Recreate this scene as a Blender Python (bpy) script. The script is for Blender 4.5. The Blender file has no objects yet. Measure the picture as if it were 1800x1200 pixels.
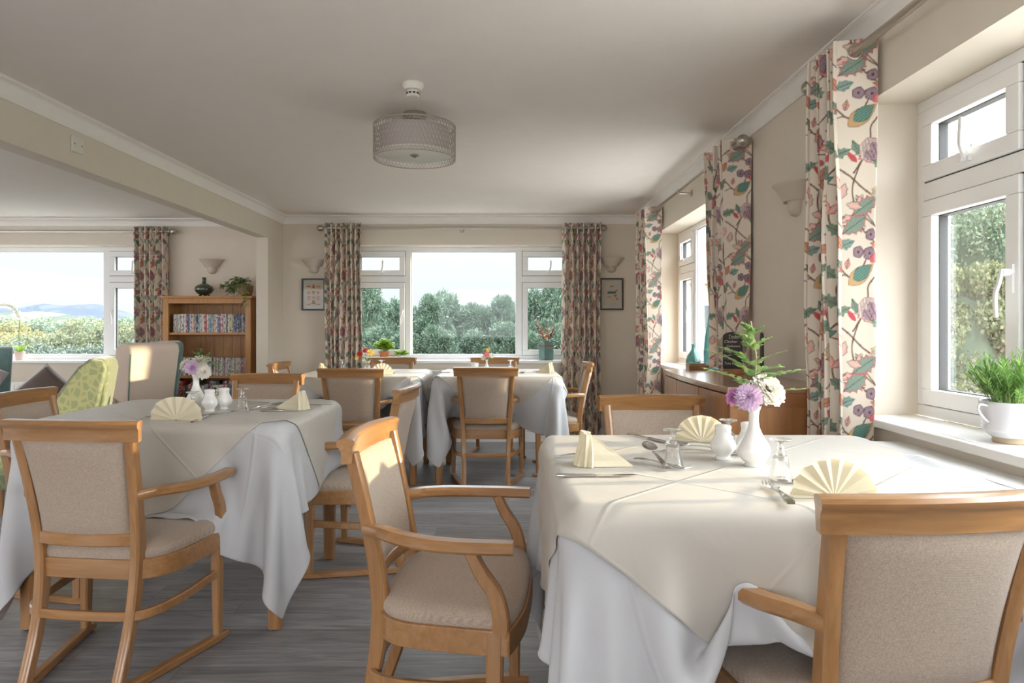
import bpy, bmesh, math, random
import numpy as np
from mathutils import Vector, Matrix, noise
SC = bpy.context.scene
COL = SC.collection
PI = math.pi
R = math.radians

# ------------------------------------------------------------------ camera
cam_d = bpy.data.cameras.new('camera')
cam_d.lens = 24.0
cam_d.sensor_width = 36.0
cam_d.shift_x = 0.00278
cam_d.shift_y = -0.01556
cam_d.clip_start = 0.05
cam_d.clip_end = 3000
cam = bpy.data.objects.new('camera', cam_d)
cam.location = (0, 0, 1.2)
cam.rotation_euler = (R(90), 0, 0)
COL.objects.link(cam)
SC.camera = cam

# ------------------------------------------------------------------ world, sun, exposure
SC.view_settings.view_transform = 'Standard'
SC.view_settings.look = 'None'
SC.view_settings.exposure = 0.92
SC.view_settings.gamma = 1.0
SC.view_settings.use_curve_mapping = False
SC.cycles.max_bounces = 12
SC.cycles.diffuse_bounces = 9
SC.cycles.glossy_bounces = 4
SC.cycles.transmission_bounces = 8
SC.cycles.transparent_max_bounces = 16
SC.cycles.sample_clamp_indirect = 6.0

SUN_AZ = R(6.0)        # from +X towards +Y
SUN_TAN = 0.128
sun_dir = Vector((math.cos(SUN_AZ), math.sin(SUN_AZ), SUN_TAN)).normalized()
world = bpy.data.worlds.new('sky')
SC.world = world
world.use_nodes = True
wn = world.node_tree
wn.nodes.clear()
def wnode(t, **k):
    n = wn.nodes.new(t)
    for a, b in k.items():
        setattr(n, a, b)
    return n
tc = wnode('ShaderNodeTexCoord')
sep = wnode('ShaderNodeSeparateXYZ')
wn.links.new(tc.outputs['Generated'], sep.inputs[0])
# height gradient: pale lilac haze at the horizon, bright thin cloud above
ramp = wnode('ShaderNodeValToRGB')
ramp.color_ramp.elements[0].position = 0.0
ramp.color_ramp.elements[0].color = (0.50, 0.525, 0.59, 1)
ramp.color_ramp.elements[1].position = 0.11
ramp.color_ramp.elements[1].color = (0.59, 0.60, 0.62, 1)
e = ramp.color_ramp.elements.new(0.26)
e.color = (2.9, 3.05, 3.3, 1)
e = ramp.color_ramp.elements.new(0.5)
e.color = (4.3, 4.5, 4.9, 1)
e = ramp.color_ramp.elements.new(1.0)
e.color = (4.3, 4.6, 5.2, 1)
wn.links.new(sep.outputs['Z'], ramp.inputs[0])
# glow of hazy cloud round the sun's side of the sky
vdot = wnode('ShaderNodeVectorMath', operation='DOT_PRODUCT')
vdot.inputs[1].default_value = (math.cos(R(-25)), math.sin(R(-25)), 0.15)
wn.links.new(tc.outputs['Generated'], vdot.inputs[0])
mr = wnode('ShaderNodeMapRange')
mr.inputs['From Min'].default_value = 0.1
mr.inputs['From Max'].default_value = 0.95
mr.inputs['To Min'].default_value = 0.0
mr.inputs['To Max'].default_value = 1.0
mr.interpolation_type = 'SMOOTHSTEP'
wn.links.new(vdot.outputs['Value'], mr.inputs[0])
mixc = wnode('ShaderNodeMix', data_type='RGBA', blend_type='ADD')
mixc.inputs[0].default_value = 1.0
glow = wnode('ShaderNodeMix', data_type='RGBA', blend_type='MIX')
glow.inputs[6].default_value = (0, 0, 0, 1)
glow.inputs[7].default_value = (3.0, 2.95, 2.95, 1)
wn.links.new(mr.outputs[0], glow.inputs[0])
wn.links.new(ramp.outputs[0], mixc.inputs[6])
wn.links.new(glow.outputs[2], mixc.inputs[7])
# brighter sky behind the viewer (south side)
mr2 = wnode('ShaderNodeMapRange')
mr2.inputs['From Min'].default_value = 0.1
mr2.inputs['From Max'].default_value = -0.8
mr2.interpolation_type = 'SMOOTHSTEP'
wn.links.new(sep.outputs['Y'], mr2.inputs[0])
glow2 = wnode('ShaderNodeMix', data_type='RGBA', blend_type='MIX')
glow2.inputs[6].default_value = (0, 0, 0, 1)
glow2.inputs[7].default_value = (2.0, 2.0, 2.1, 1)
wn.links.new(mr2.outputs[0], glow2.inputs[0])
mixd = wnode('ShaderNodeMix', data_type='RGBA', blend_type='ADD')
mixd.inputs[0].default_value = 1.0
wn.links.new(mixc.outputs[2], mixd.inputs[6])
wn.links.new(glow2.outputs[2], mixd.inputs[7])
bg = wnode('ShaderNodeBackground')
bg.inputs['Strength'].default_value = 1.0
wn.links.new(mixd.outputs[2], bg.inputs[0])
wo = wnode('ShaderNodeOutputWorld')
wn.links.new(bg.outputs[0], wo.inputs[0])

sun_d = bpy.data.lights.new('sun', 'SUN')
sun_d.energy = 5.0
sun_d.color = (1.0, 0.80, 0.52)
sun_d.angle = R(1.2)
sun = bpy.data.objects.new('sun', sun_d)
sun.rotation_euler = sun_dir.to_track_quat('Z', 'Y').to_euler()
sun.location = sun_dir * 40
COL.objects.link(sun)

def portal(x, y, z, sx, sz, rot):
    l = bpy.data.lights.new('portal', 'AREA')
    l.shape = 'RECTANGLE'
    l.size = sx
    l.size_y = sz
    l.cycles.is_portal = True
    o = bpy.data.objects.new('portal', l)
    o.location = (x, y, z)
    o.rotation_euler = rot
    COL.objects.link(o)

# ------------------------------------------------------------------ dimensions (metres)
XR = 1.36          # right wall
XB = -2.375        # dining face of the beam and nib
XL = -7.6          # far left wall of the lounge
YB = 7.16          # back wall
YF = -2.4          # wall behind the viewer
ZC = 2.35          # dining ceiling
ZCL = 2.315        # lounge ceiling
ZH = 2.046         # window heads
ZT = 0.812         # cloth-covered table tops
REC = 0.20         # reveal depth
portal(-0.49, YB + REC + .1, 1.44, 2.43, 1.2, (R(-90), 0, 0))
portal(XR + REC + .1, 5.12, 1.44, 2.35, 1.2, (0, R(90), 0))
portal(XR + REC + .1, 1.42, 1.44, 2.35, 1.2, (0, R(90), 0))
portal(-5.2, YB + REC + .1, 1.44, 3.2, 1.2, (R(-90), 0, 0))
portal(XL - .15, 2.6, 1.5, 5.0, 1.2, (0, R(-90), 0))
portal(-0.8, YF - .1, 1.5, 2.0, 1.2, (R(90), 0, 0))
portal(-5.0, YF - .1, 1.5, 3.0, 1.2, (R(90), 0, 0))

# ------------------------------------------------------------------ materials
MATS = {}
def new_mat(name):
    m = bpy.data.materials.new(name)
    m.use_nodes = True
    nt = m.node_tree
    b = nt.nodes.get('Principled BSDF')
    return m, nt, b
def mat(name, col, rough=0.6, metal=0.0, spec=0.5, noise_amt=0.0, noise_scale=8.0, bump=0.0, bump_scale=60.0,
        coat=0.0, sheen=0.0, trans=0.0, rough_var=0.0):
    if name in MATS:
        return MATS[name]
    m, nt, b = new_mat(name)
    b.inputs['Base Color'].default_value = (*col, 1)
    b.inputs['Roughness'].default_value = rough
    b.inputs['Metallic'].default_value = metal
    b.inputs['Specular IOR Level'].default_value = spec
    b.inputs['Coat Weight'].default_value = coat
    b.inputs['Sheen Weight'].default_value = sheen
    b.inputs['Transmission Weight'].default_value = trans
    tcn = nt.nodes.new('ShaderNodeTexCoord')
    nz = nt.nodes.new('ShaderNodeTexNoise')
    nz.inputs['Scale'].default_value = noise_scale
    nz.inputs['Detail'].default_value = 4
    nt.links.new(tcn.outputs['Object'], nz.inputs['Vector'])
    a = max(noise_amt, 0.03)
    mx = nt.nodes.new('ShaderNodeMix'); mx.data_type = 'RGBA'
    mx.inputs[6].default_value = (*[c * (1 - a) for c in col], 1)
    mx.inputs[7].default_value = (*[min(1, c * (1 + a)) for c in col], 1)
    nt.links.new(nz.outputs[0], mx.inputs[0])
    nt.links.new(mx.outputs[2], b.inputs['Base Color'])
    if bump > 0:
        n2 = nt.nodes.new('ShaderNodeTexNoise')
        n2.inputs['Scale'].default_value = bump_scale
        n2.inputs['Detail'].default_value = 3
        nt.links.new(tcn.outputs['Object'], n2.inputs['Vector'])
        bp = nt.nodes.new('ShaderNodeBump')
        bp.inputs['Strength'].default_value = bump
        bp.inputs['Distance'].default_value = 0.004
        nt.links.new(n2.outputs[0], bp.inputs['Height'])
        nt.links.new(bp.outputs[0], b.inputs['Normal'])
    MATS[name] = m
    return m

def wood(name, c1, c2, scale=(1, 1, 1), rough=0.35, coat=0.25, axis='Z', density=1.0):
    if name in MATS:
        return MATS[name]
    m, nt, b = new_mat(name)
    t = nt.nodes.new('ShaderNodeTexCoord')
    mp = nt.nodes.new('ShaderNodeMapping')
    s = {'X': (2.2, 26, 26), 'Y': (26, 2.2, 26), 'Z': (26, 26, 2.2)}[axis]
    mp.inputs['Scale'].default_value = [q * density for q in s]
    nt.links.new(t.outputs['Object'], mp.inputs[0])
    nz = nt.nodes.new('ShaderNodeTexNoise')
    nz.inputs['Scale'].default_value = 1.4
    nz.inputs['Detail'].default_value = 7
    nz.inputs['Roughness'].default_value = 0.62
    nz.inputs['Distortion'].default_value = 0.8
    nt.links.new(mp.outputs[0], nz.inputs['Vector'])
    rp = nt.nodes.new('ShaderNodeValToRGB')
    rp.color_ramp.elements[0].position = 0.30
    rp.color_ramp.elements[1].position = 0.72
    rp.color_ramp.elements[0].color = (*c1, 1)
    rp.color_ramp.elements[1].color = (*c2, 1)
    nt.links.new(nz.outputs[0], rp.inputs[0])
    nt.links.new(rp.outputs[0], b.inputs['Base Color'])
    b.inputs['Roughness'].default_value = rough
    b.inputs['Coat Weight'].default_value = coat
    b.inputs['Coat Roughness'].default_value = 0.18
    bp = nt.nodes.new('ShaderNodeBump')
    bp.inputs['Strength'].default_value = 0.08
    bp.inputs['Distance'].default_value = 0.001
    nt.links.new(nz.outputs[0], bp.inputs['Height'])
    nt.links.new(bp.outputs[0], b.inputs['Normal'])
    MATS[name] = m
    return m

def fabric(name, c1, c2, scale=420.0, rough=0.95, bump=0.5, sheen=0.2):
    """woven cloth: two crossed fine waves"""
    if name in MATS:
        return MATS[name]
    m, nt, b = new_mat(name)
    t = nt.nodes.new('ShaderNodeTexCoord')
    outs = []
    sxyz = nt.nodes.new('ShaderNodeSeparateXYZ'); nt.links.new(t.outputs['Object'], sxyz.inputs[0])
    syz = nt.nodes.new('ShaderNodeMath'); syz.operation = 'ADD'
    nt.links.new(sxyz.outputs['Y'], syz.inputs[0]); nt.links.new(sxyz.outputs['Z'], syz.inputs[1])
    cxyz = nt.nodes.new('ShaderNodeCombineXYZ'); nt.links.new(sxyz.outputs['X'], cxyz.inputs['X']); nt.links.new(syz.outputs[0], cxyz.inputs['Z'])
    for d in ('X', 'Z'):
        w = nt.nodes.new('ShaderNodeTexWave')
        w.bands_direction = d
        w.inputs['Scale'].default_value = scale / 3.2
        w.inputs['Distortion'].default_value = 2.5
        w.inputs['Detail'].default_value = 2
        w.inputs['Detail Scale'].default_value = 3
        nt.links.new(cxyz.outputs[0], w.inputs['Vector'])
        outs.append(w)
    mm = nt.nodes.new('ShaderNodeMath'); mm.operation = 'MULTIPLY'
    nt.links.new(outs[0].outputs['Fac'], mm.inputs[0])
    nt.links.new(outs[1].outputs['Fac'], mm.inputs[1])
    nz = nt.nodes.new('ShaderNodeTexNoise')
    nz.inputs['Scale'].default_value = 240
    nz.inputs['Detail'].default_value = 2
    nt.links.new(t.outputs['Object'], nz.inputs['Vector'])
    ad = nt.nodes.new('ShaderNodeMath'); ad.operation = 'MULTIPLY_ADD'
    ad.inputs[1].default_value = 0.5
    nt.links.new(mm.outputs[0], ad.inputs[0])
    h = nt.nodes.new('ShaderNodeMath'); h.operation = 'MULTIPLY'; h.inputs[1].default_value = 0.75
    nt.links.new(nz.outputs[0], h.inputs[0])
    nt.links.new(h.outputs[0], ad.inputs[2])
    mx = nt.nodes.new('ShaderNodeMix'); mx.data_type = 'RGBA'
    mx.inputs[6].default_value = (*c1, 1)
    mx.inputs[7].default_value = (*c2, 1)
    nt.links.new(ad.outputs[0], mx.inputs[0])
    nt.links.new(mx.outputs[2], b.inputs['Base Color'])
    b.inputs['Roughness'].default_value = rough
    b.inputs['Specular IOR Level'].default_value = 0.2
    b.inputs['Sheen Weight'].default_value = sheen
    bp = nt.nodes.new('ShaderNodeBump')
    bp.inputs['Strength'].default_value = bump
    bp.inputs['Distance'].default_value = 0.0008
    nt.links.new(ad.outputs[0], bp.inputs['Height'])
    nt.links.new(bp.outputs[0], b.inputs['Normal'])
    MATS[name] = m
    return m

def cloth_mat(name, col, rough=0.55, crease=0.25):
    """smooth damask table linen with soft wrinkles and ironed creases along the UV quarter lines"""
    m, nt, b = new_mat(name)
    b.inputs['Base Color'].default_value = (*col, 1)
    b.inputs['Roughness'].default_value = rough
    b.inputs['Specular IOR Level'].default_value = 0.35
    b.inputs['Sheen Weight'].default_value = 0.15
    uv = nt.nodes.new('ShaderNodeUVMap')
    t = nt.nodes.new('ShaderNodeTexCoord')
    sp = nt.nodes.new('ShaderNodeSeparateXYZ')
    nt.links.new(uv.outputs[0], sp.inputs[0])
    acc = None
    for k in ('X', 'Y'):
        ml = nt.nodes.new('ShaderNodeMath'); ml.operation = 'MULTIPLY'; ml.inputs[1].default_value = 4.0
        nt.links.new(sp.outputs[k], ml.inputs[0])
        pp = nt.nodes.new('ShaderNodeMath'); pp.operation = 'PINGPONG'; pp.inputs[1].default_value = 0.5
        nt.links.new(ml.outputs[0], pp.inputs[0])
        sm = nt.nodes.new('ShaderNodeMapRange')
        sm.inputs['From Min'].default_value = 0.0
        sm.inputs['From Max'].default_value = 0.025
        sm.inputs['To Min'].default_value = 1.0
        sm.inputs['To Max'].default_value = 0.0
        sm.interpolation_type = 'SMOOTHSTEP'
        nt.links.new(pp.outputs[0], sm.inputs[0])
        if acc is None:
            acc = sm.outputs[0]
        else:
            a2 = nt.nodes.new('ShaderNodeMath'); a2.operation = 'MAXIMUM'
            nt.links.new(acc, a2.inputs[0]); nt.links.new(sm.outputs[0], a2.inputs[1])
            acc = a2.outputs[0]
    nz = nt.nodes.new('ShaderNodeTexNoise')
    nz.inputs['Scale'].default_value = 7.0
    nz.inputs['Detail'].default_value = 3
    nz.inputs['Distortion'].default_value = 0.6
    nt.links.new(t.outputs['Object'], nz.inputs['Vector'])
    ad = nt.nodes.new('ShaderNodeMath'); ad.operation = 'MULTIPLY_ADD'
    ad.inputs[1].default_value = 0.8
    nt.links.new(acc, ad.inputs[0]); nt.links.new(nz.outputs[0], ad.inputs[2])
    bp = nt.nodes.new('ShaderNodeBump')
    bp.inputs['Strength'].default_value = crease
    bp.inputs['Distance'].default_value = 0.012
    nt.links.new(ad.outputs[0], bp.inputs['Height'])
    nt.links.new(bp.outputs[0], b.inputs['Normal'])
    tr = nt.nodes.new('ShaderNodeBsdfTranslucent')
    tr.inputs[0].default_value = (*col, 1)
    ms = nt.nodes.new('ShaderNodeMixShader'); ms.inputs[0].default_value = 0.12
    nt.links.new(b.outputs[0], ms.inputs[1]); nt.links.new(tr.outputs[0], ms.inputs[2])
    nt.links.new(ms.outputs[0], nt.nodes['Material Output'].inputs[0])
    return m

def pane_mat(name='window_glass', gloss=0.07):
    m, nt, b = new_mat(name)
    nt.nodes.remove(b)
    tr = nt.nodes.new('ShaderNodeBsdfTransparent')
    tr.inputs[0].default_value = (0.96, 0.98, 0.97, 1)
    gl = nt.nodes.new('ShaderNodeBsdfGlossy')
    gl.inputs['Roughness'].default_value = 0.02
    ms = nt.nodes.new('ShaderNodeMixShader')
    lw = nt.nodes.new('ShaderNodeLayerWeight')
    lw.inputs[0].default_value = 0.25
    mr_ = nt.nodes.new('ShaderNodeMapRange')
    mr_.inputs['To Min'].default_value = gloss * 0.09
    mr_.inputs['To Max'].default_value = 0.30
    nt.links.new(lw.outputs['Fresnel'], mr_.inputs[0])
    nt.links.new(mr_.outputs[0], ms.inputs[0])
    nt.links.new(tr.outputs[0], ms.inputs[1]); nt.links.new(gl.outputs[0], ms.inputs[2])
    nt.links.new(ms.outputs[0], nt.nodes['Material Output'].inputs[0])
    return m

def clear_glass(name, tint=(1, 1, 1), f=0.45):
    m, nt, b = new_mat(name)
    b.inputs['Base Color'].default_value = (*tint, 1)
    b.inputs['Transmission Weight'].default_value = 1.0
    b.inputs['Roughness'].default_value = 0.02
    b.inputs['IOR'].default_value = 1.45
    tr = nt.nodes.new('ShaderNodeBsdfTransparent')
    tr.inputs[0].default_value = (*tint, 1)
    ms = nt.nodes.new('ShaderNodeMixShader'); ms.inputs[0].default_value = f
    nt.links.new(b.outputs[0], ms.inputs[1]); nt.links.new(tr.outputs[0], ms.inputs[2])
    nt.links.new(ms.outputs[0], nt.nodes['Material Output'].inputs[0])
    return m

def leaf_mat(name, c1, c2, rough=0.5, transl=0.3, scale=9.0):
    m, nt, b = new_mat(name)
    g = nt.nodes.new('ShaderNodeNewGeometry')
    mx = nt.nodes.new('ShaderNodeMix'); mx.data_type = 'RGBA'
    mx.inputs[6].default_value = (*c1, 1); mx.inputs[7].default_value = (*c2, 1)
    nt.links.new(g.outputs['Random Per Island'], mx.inputs[0])
    nt.links.new(mx.outputs[2], b.inputs['Base Color'])
    b.inputs['Roughness'].default_value = rough
    tr = nt.nodes.new('ShaderNodeBsdfTranslucent')
    nt.links.new(mx.outputs[2], tr.inputs[0])
    ms = nt.nodes.new('ShaderNodeMixShader'); ms.inputs[0].default_value = transl
    nt.links.new(b.outputs[0], ms.inputs[1]); nt.links.new(tr.outputs[0], ms.inputs[2])
    nt.links.new(ms.outputs[0], nt.nodes['Material Output'].inputs[0])
    return m

# chair timber, upholstery, linen, paint
M_BEECH = wood('beech', (0.28, 0.132, 0.046), (0.43, 0.225, 0.086), rough=0.32, coat=0.5)
M_BEECHX = wood('beech_rail', (0.28, 0.135, 0.048), (0.43, 0.225, 0.088), rough=0.32, coat=0.5, axis='X')
M_BEECHY = wood('beech_arm', (0.28, 0.135, 0.048), (0.43, 0.225, 0.088), rough=0.32, coat=0.5, axis='Y')
M_PINE = wood('oak_bookcase', (0.42, 0.19, 0.055), (0.56, 0.28, 0.09), rough=0.4, coat=0.15, axis='Z')
M_TEAK = wood('teak', (0.34, 0.155, 0.06), (0.47, 0.235, 0.10), rough=0.38, coat=0.2, axis='Z', density=0.8)
M_TEAKTOP = wood('teak_top', (0.30, 0.17, 0.095), (0.47, 0.30, 0.19), rough=0.22, coat=0.6, axis='Y')
M_SEAT = fabric('oatmeal_weave', (0.26, 0.195, 0.145), (0.57, 0.475, 0.39))
M_CLOTH = cloth_mat('white_linen', (0.58, 0.585, 0.60))
M_TOPPER = cloth_mat('ivory_linen', (0.59, 0.555, 0.495), rough=0.45)
M_WALL = mat('wall_paint', (0.70, 0.635, 0.54), rough=0.85, bump=0.05, bump_scale=90)
M_CEIL = mat('ceiling_paint', (0.83, 0.775, 0.72), rough=0.9, bump=0.03, bump_scale=50)
M_TRIM = mat('trim_paint', (0.84, 0.81, 0.77), rough=0.5)
M_PVC = mat('white_pvc', (0.84, 0.845, 0.84), rough=0.3)
M_GASKET = mat('gasket', (0.05, 0.05, 0.05), rough=0.6)
M_SILL = mat('sill_gloss', (0.84, 0.84, 0.82), rough=0.22, noise_amt=0.03)
M_PANE = pane_mat()
M_NICKEL = mat('brushed_nickel', (0.50, 0.46, 0.41), rough=0.28, metal=1.0)
M_STEEL = mat('cutlery_steel', (0.62, 0.61, 0.60), rough=0.14, metal=1.0)
M_CHINA = mat('white_china', (0.83, 0.83, 0.81), rough=0.12, coat=0.5)
M_PLASTER = mat('sconce_plaster', (0.58, 0.515, 0.435), rough=0.6)
M_NAPKIN = cloth_mat('cream_napkin', (0.88, 0.83, 0.66), rough=0.9, crease=0.0)
for _n in M_NAPKIN.node_tree.nodes:
    if _n.type == 'MIX_SHADER':
        _n.inputs[0].default_value = 0.35
M_GLASS = clear_glass('drinking_glass', f=0.3)
M_PLASTIC = mat('white_plastic', (0.72, 0.69, 0.62), rough=0.4)
M_BLACK = mat('black_gloss', (0.02, 0.018, 0.016), rough=0.35)

# ------------------------------------------------------------------ mesh helpers
def link(o, parent=None):
    COL.objects.link(o)
    if parent is not None:
        o.parent = parent
    return o
def obj(name, bm, m, parent=None, smooth=False, loc=None, rot=None, bevel=0.0, auto=None):
    me = bpy.data.meshes.new(name)
    bmesh.ops.recalc_face_normals(bm, faces=bm.faces) if len(bm.faces) < 60000 else None
    bm.to_mesh(me)
    bm.free()
    ms = m if isinstance(m, (list, tuple)) else [m]
    for q in ms:
        me.materials.append(q)
    o = bpy.data.objects.new(name, me)
    link(o, parent)
    if loc is not None:
        o.location = loc
    if rot is not None:
        o.rotation_euler = rot
    if smooth:
        me.shade_smooth()
    if bevel > 0:
        md = o.modifiers.new('bevel', 'BEVEL')
        md.width = bevel
        md.segments = 2
        md.limit_method = 'ANGLE'
        md.angle_limit = R(35)
        if smooth or True:
            me.shade_smooth()
            w = o.modifiers.new('wn', 'WEIGHTED_NORMAL')
            w.keep_sharp = True
    elif auto:
        smooth_by_angle(me, auto)
    return o
def smooth_by_angle(me, ang):
    me.shade_smooth()
    b = bmesh.new(); b.from_mesh(me)
    for e_ in b.edges:
        if len(e_.link_faces) == 2 and e_.calc_face_angle(0) > R(ang):
            e_.smooth = False
    b.to_mesh(me); b.free()
def obj_arrays(name, verts, faces, m, parent=None, smooth=True, uv=None, col=None):
    """verts (n,3) array, faces (m,4) array"""
    me = bpy.data.meshes.new(name)
    verts = np.asarray(verts, dtype=np.float32); faces = np.asarray(faces, dtype=np.int32)
    n, k = len(faces), faces.shape[1]
    me.vertices.add(len(verts)); me.vertices.foreach_set('co', verts.ravel())
    me.loops.add(n * k); me.loops.foreach_set('vertex_index', faces.ravel())
    me.polygons.add(n)
    me.polygons.foreach_set('loop_start', np.arange(0, n * k, k, dtype=np.int32))
    me.polygons.foreach_set('loop_total', np.full(n, k, dtype=np.int32))
    me.update(calc_edges=True)
    if uv is not None:
        l = me.uv_layers.new(name='UVMap')
        l.data.foreach_set('uv', np.asarray(uv, dtype=np.float32)[faces.ravel()].ravel())
    if col is not None:
        ca = me.color_attributes.new('Col', 'FLOAT_COLOR', 'POINT')
        c4 = np.ones((len(verts), 4), dtype=np.float32); c4[:, :3] = col
        ca.data.foreach_set('color', c4.ravel())
    for q in (m if isinstance(m, (list, tuple)) else [m]):
        me.materials.append(q)
    if smooth:
        me.shade_smooth()
    o = bpy.data.objects.new(name, me)
    return link(o, parent)

def box(bm, x0, x1, y0, y1, z0, z1, M=None, mi=0):
    vs = [bm.verts.new(v) for v in ((x0, y0, z0), (x1, y0, z0), (x1, y1, z0), (x0, y1, z0),
                                    (x0, y0, z1), (x1, y0, z1), (x1, y1, z1), (x0, y1, z1))]
    if M is not None:
        for v in vs:
            v.co = M @ v.co
    for f in ((0, 3, 2, 1), (4, 5, 6, 7), (0, 1, 5, 4), (1, 2, 6, 5), (2, 3, 7, 6), (3, 0, 4, 7)):
        fc = bm.faces.new([vs[i] for i in f]); fc.material_index = mi
    return vs
def lathe(bm, prof, seg=32, c=(0, 0, 0), lobe=None, M=None, mi=0, a0=0.0, a1=2 * PI):
    """prof: list of (r, z); lobe(angle, z)->radius factor"""
    full = abs(a1 - a0 - 2 * PI) < 1e-6
    rings = []
    n = seg if full else seg + 1
    for r, z in prof:
        ring = []
        if r < 1e-6:
            v = bm.verts.new((c[0], c[1], c[2] + z)); ring = [v] * n
        else:
            for k in range(n):
                a = a0 + (a1 - a0) * k / seg
                f = lobe(a, z) if lobe else 1
                ring.append(bm.verts.new((c[0] + r * f * math.cos(a), c[1] + r * f * math.sin(a), c[2] + z)))
        rings.append(ring)
    if M is not None:
        for v in {v for r_ in rings for v in r_}:
            v.co = M @ v.co
    for i in range(len(rings) - 1):
        for k in range(seg):
            q = [rings[i][k], rings[i][(k + 1) % n], rings[i + 1][(k + 1) % n], rings[i + 1][k]]
            u = []
            for v in q:
                if v not in u:
                    u.append(v)
            if len(u) >= 3:
                try:
                    f_ = bm.faces.new(u); f_.material_index = mi
                except ValueError:
                    pass
    return rings
def section_rect(w, h, c=0.2):
    """chamfered rectangle w (side) x h (up)"""
    a, b = w / 2, h / 2
    c = c * min(w, h)
    return [(a - c, -b), (a, -b + c), (a, b - c), (a - c, b), (-a + c, b), (-a, b - c), (-a, -b + c), (-a + c, -b)]
def sweep(bm, path, sec, up=(0, 0, 1), scales=None, caps=True, closed=False, mi=0):
    P = [Vector(p) for p in path]
    up = Vector(up)
    n = len(P)
    rings = []
    for i, p in enumerate(P):
        if closed:
            t = P[(i + 1) % n] - P[i - 1]
        else:
            t = P[min(i + 1, n - 1)] - P[max(i - 1, 0)]
        t.normalize()
        s = t.cross(up)
        if s.length < 1e-5:
            s = t.cross(Vector((1, 0, 0)))
        s.normalize()
        u = s.cross(t).normalized()
        sc = scales[i] if scales else (1, 1)
        if not isinstance(sc, tuple):
            sc = (sc, sc)
        rings.append([bm.verts.new(p + s * (a * sc[0]) + u * (b * sc[1])) for a, b in sec])
    m = len(sec)
    for i in range(n if closed else n - 1):
        r0, r1 = rings[i], rings[(i + 1) % n]
        for k in range(m):
            f = bm.faces.new((r0[k], r0[(k + 1) % m], r1[(k + 1) % m], r1[k])); f.material_index = mi
    if caps and not closed:
        bm.faces.new(rings[0][::-1]).material_index = mi
        bm.faces.new(rings[-1]).material_index = mi
    return rings
def circ(r, n=10):
    return [(r * math.cos(2 * PI * k / n), r * math.sin(2 * PI * k / n)) for k in range(n)]
def tube(bm, path, r, n=10, scales=None, mi=0, up=(0, 0, 1)):
    return sweep(bm, path, circ(r, n), up, scales, mi=mi)
def prism(bm, poly, z0, z1, mi=0):
    a = [bm.verts.new((x, y, z0)) for x, y in poly]
    b = [bm.verts.new((x, y, z1)) for x, y in poly]
    n = len(poly)
    bm.faces.new(a[::-1]).material_index = mi; bm.faces.new(b).material_index = mi
    for k in range(n):
        bm.faces.new((a[k], a[(k + 1) % n], b[(k + 1) % n], b[k])).material_index = mi
def bez(pts, n=16):
    """Catmull-Rom through pts"""
    P = [Vector(p) for p in pts]
    P = [P[0] * 2 - P[1]] + P + [P[-1] * 2 - P[-2]]
    out = []
    for i in range(1, len(P) - 2):
        for k in range(n):
            t = k / n
            a, b, c, d = P[i - 1], P[i], P[i + 1], P[i + 2]
            out.append(0.5 * ((2 * b) + (c - a) * t + (2 * a - 5 * b + 4 * c - d) * t * t + (3 * b - a - 3 * c + d) * t ** 3))
    out.append(P[-2])
    return out

# ------------------------------------------------------------------ naming helpers
def tag(o, label, cat, group=None):
    o['label'] = label
    o['category'] = cat
    if group:
        o['group'] = group
    return o
def thing(name, label, cat, loc=(0, 0, 0), rz=0.0, group=None):
    o = bpy.data.objects.new(name, None)
    o.empty_display_size = 0.05
    link(o)
    o.location = loc
    o.rotation_euler = (0, 0, rz)
    return tag(o, label, cat, group)
def dup(root, label, loc, rz=None, group=None):
    def cp(o, par):
        c = o.copy(); COL.objects.link(c); c.parent = par
        for ch in list(o.children):
            cp(ch, c)
        return c
    r = cp(root, None)
    r['label'] = label
    r.location = loc
    if rz is not None:
        r.rotation_euler = (0, 0, rz)
    if group:
        r['group'] = group
    return r
def struct(o):
    o['kind'] = 'structure'
    return o
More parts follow.
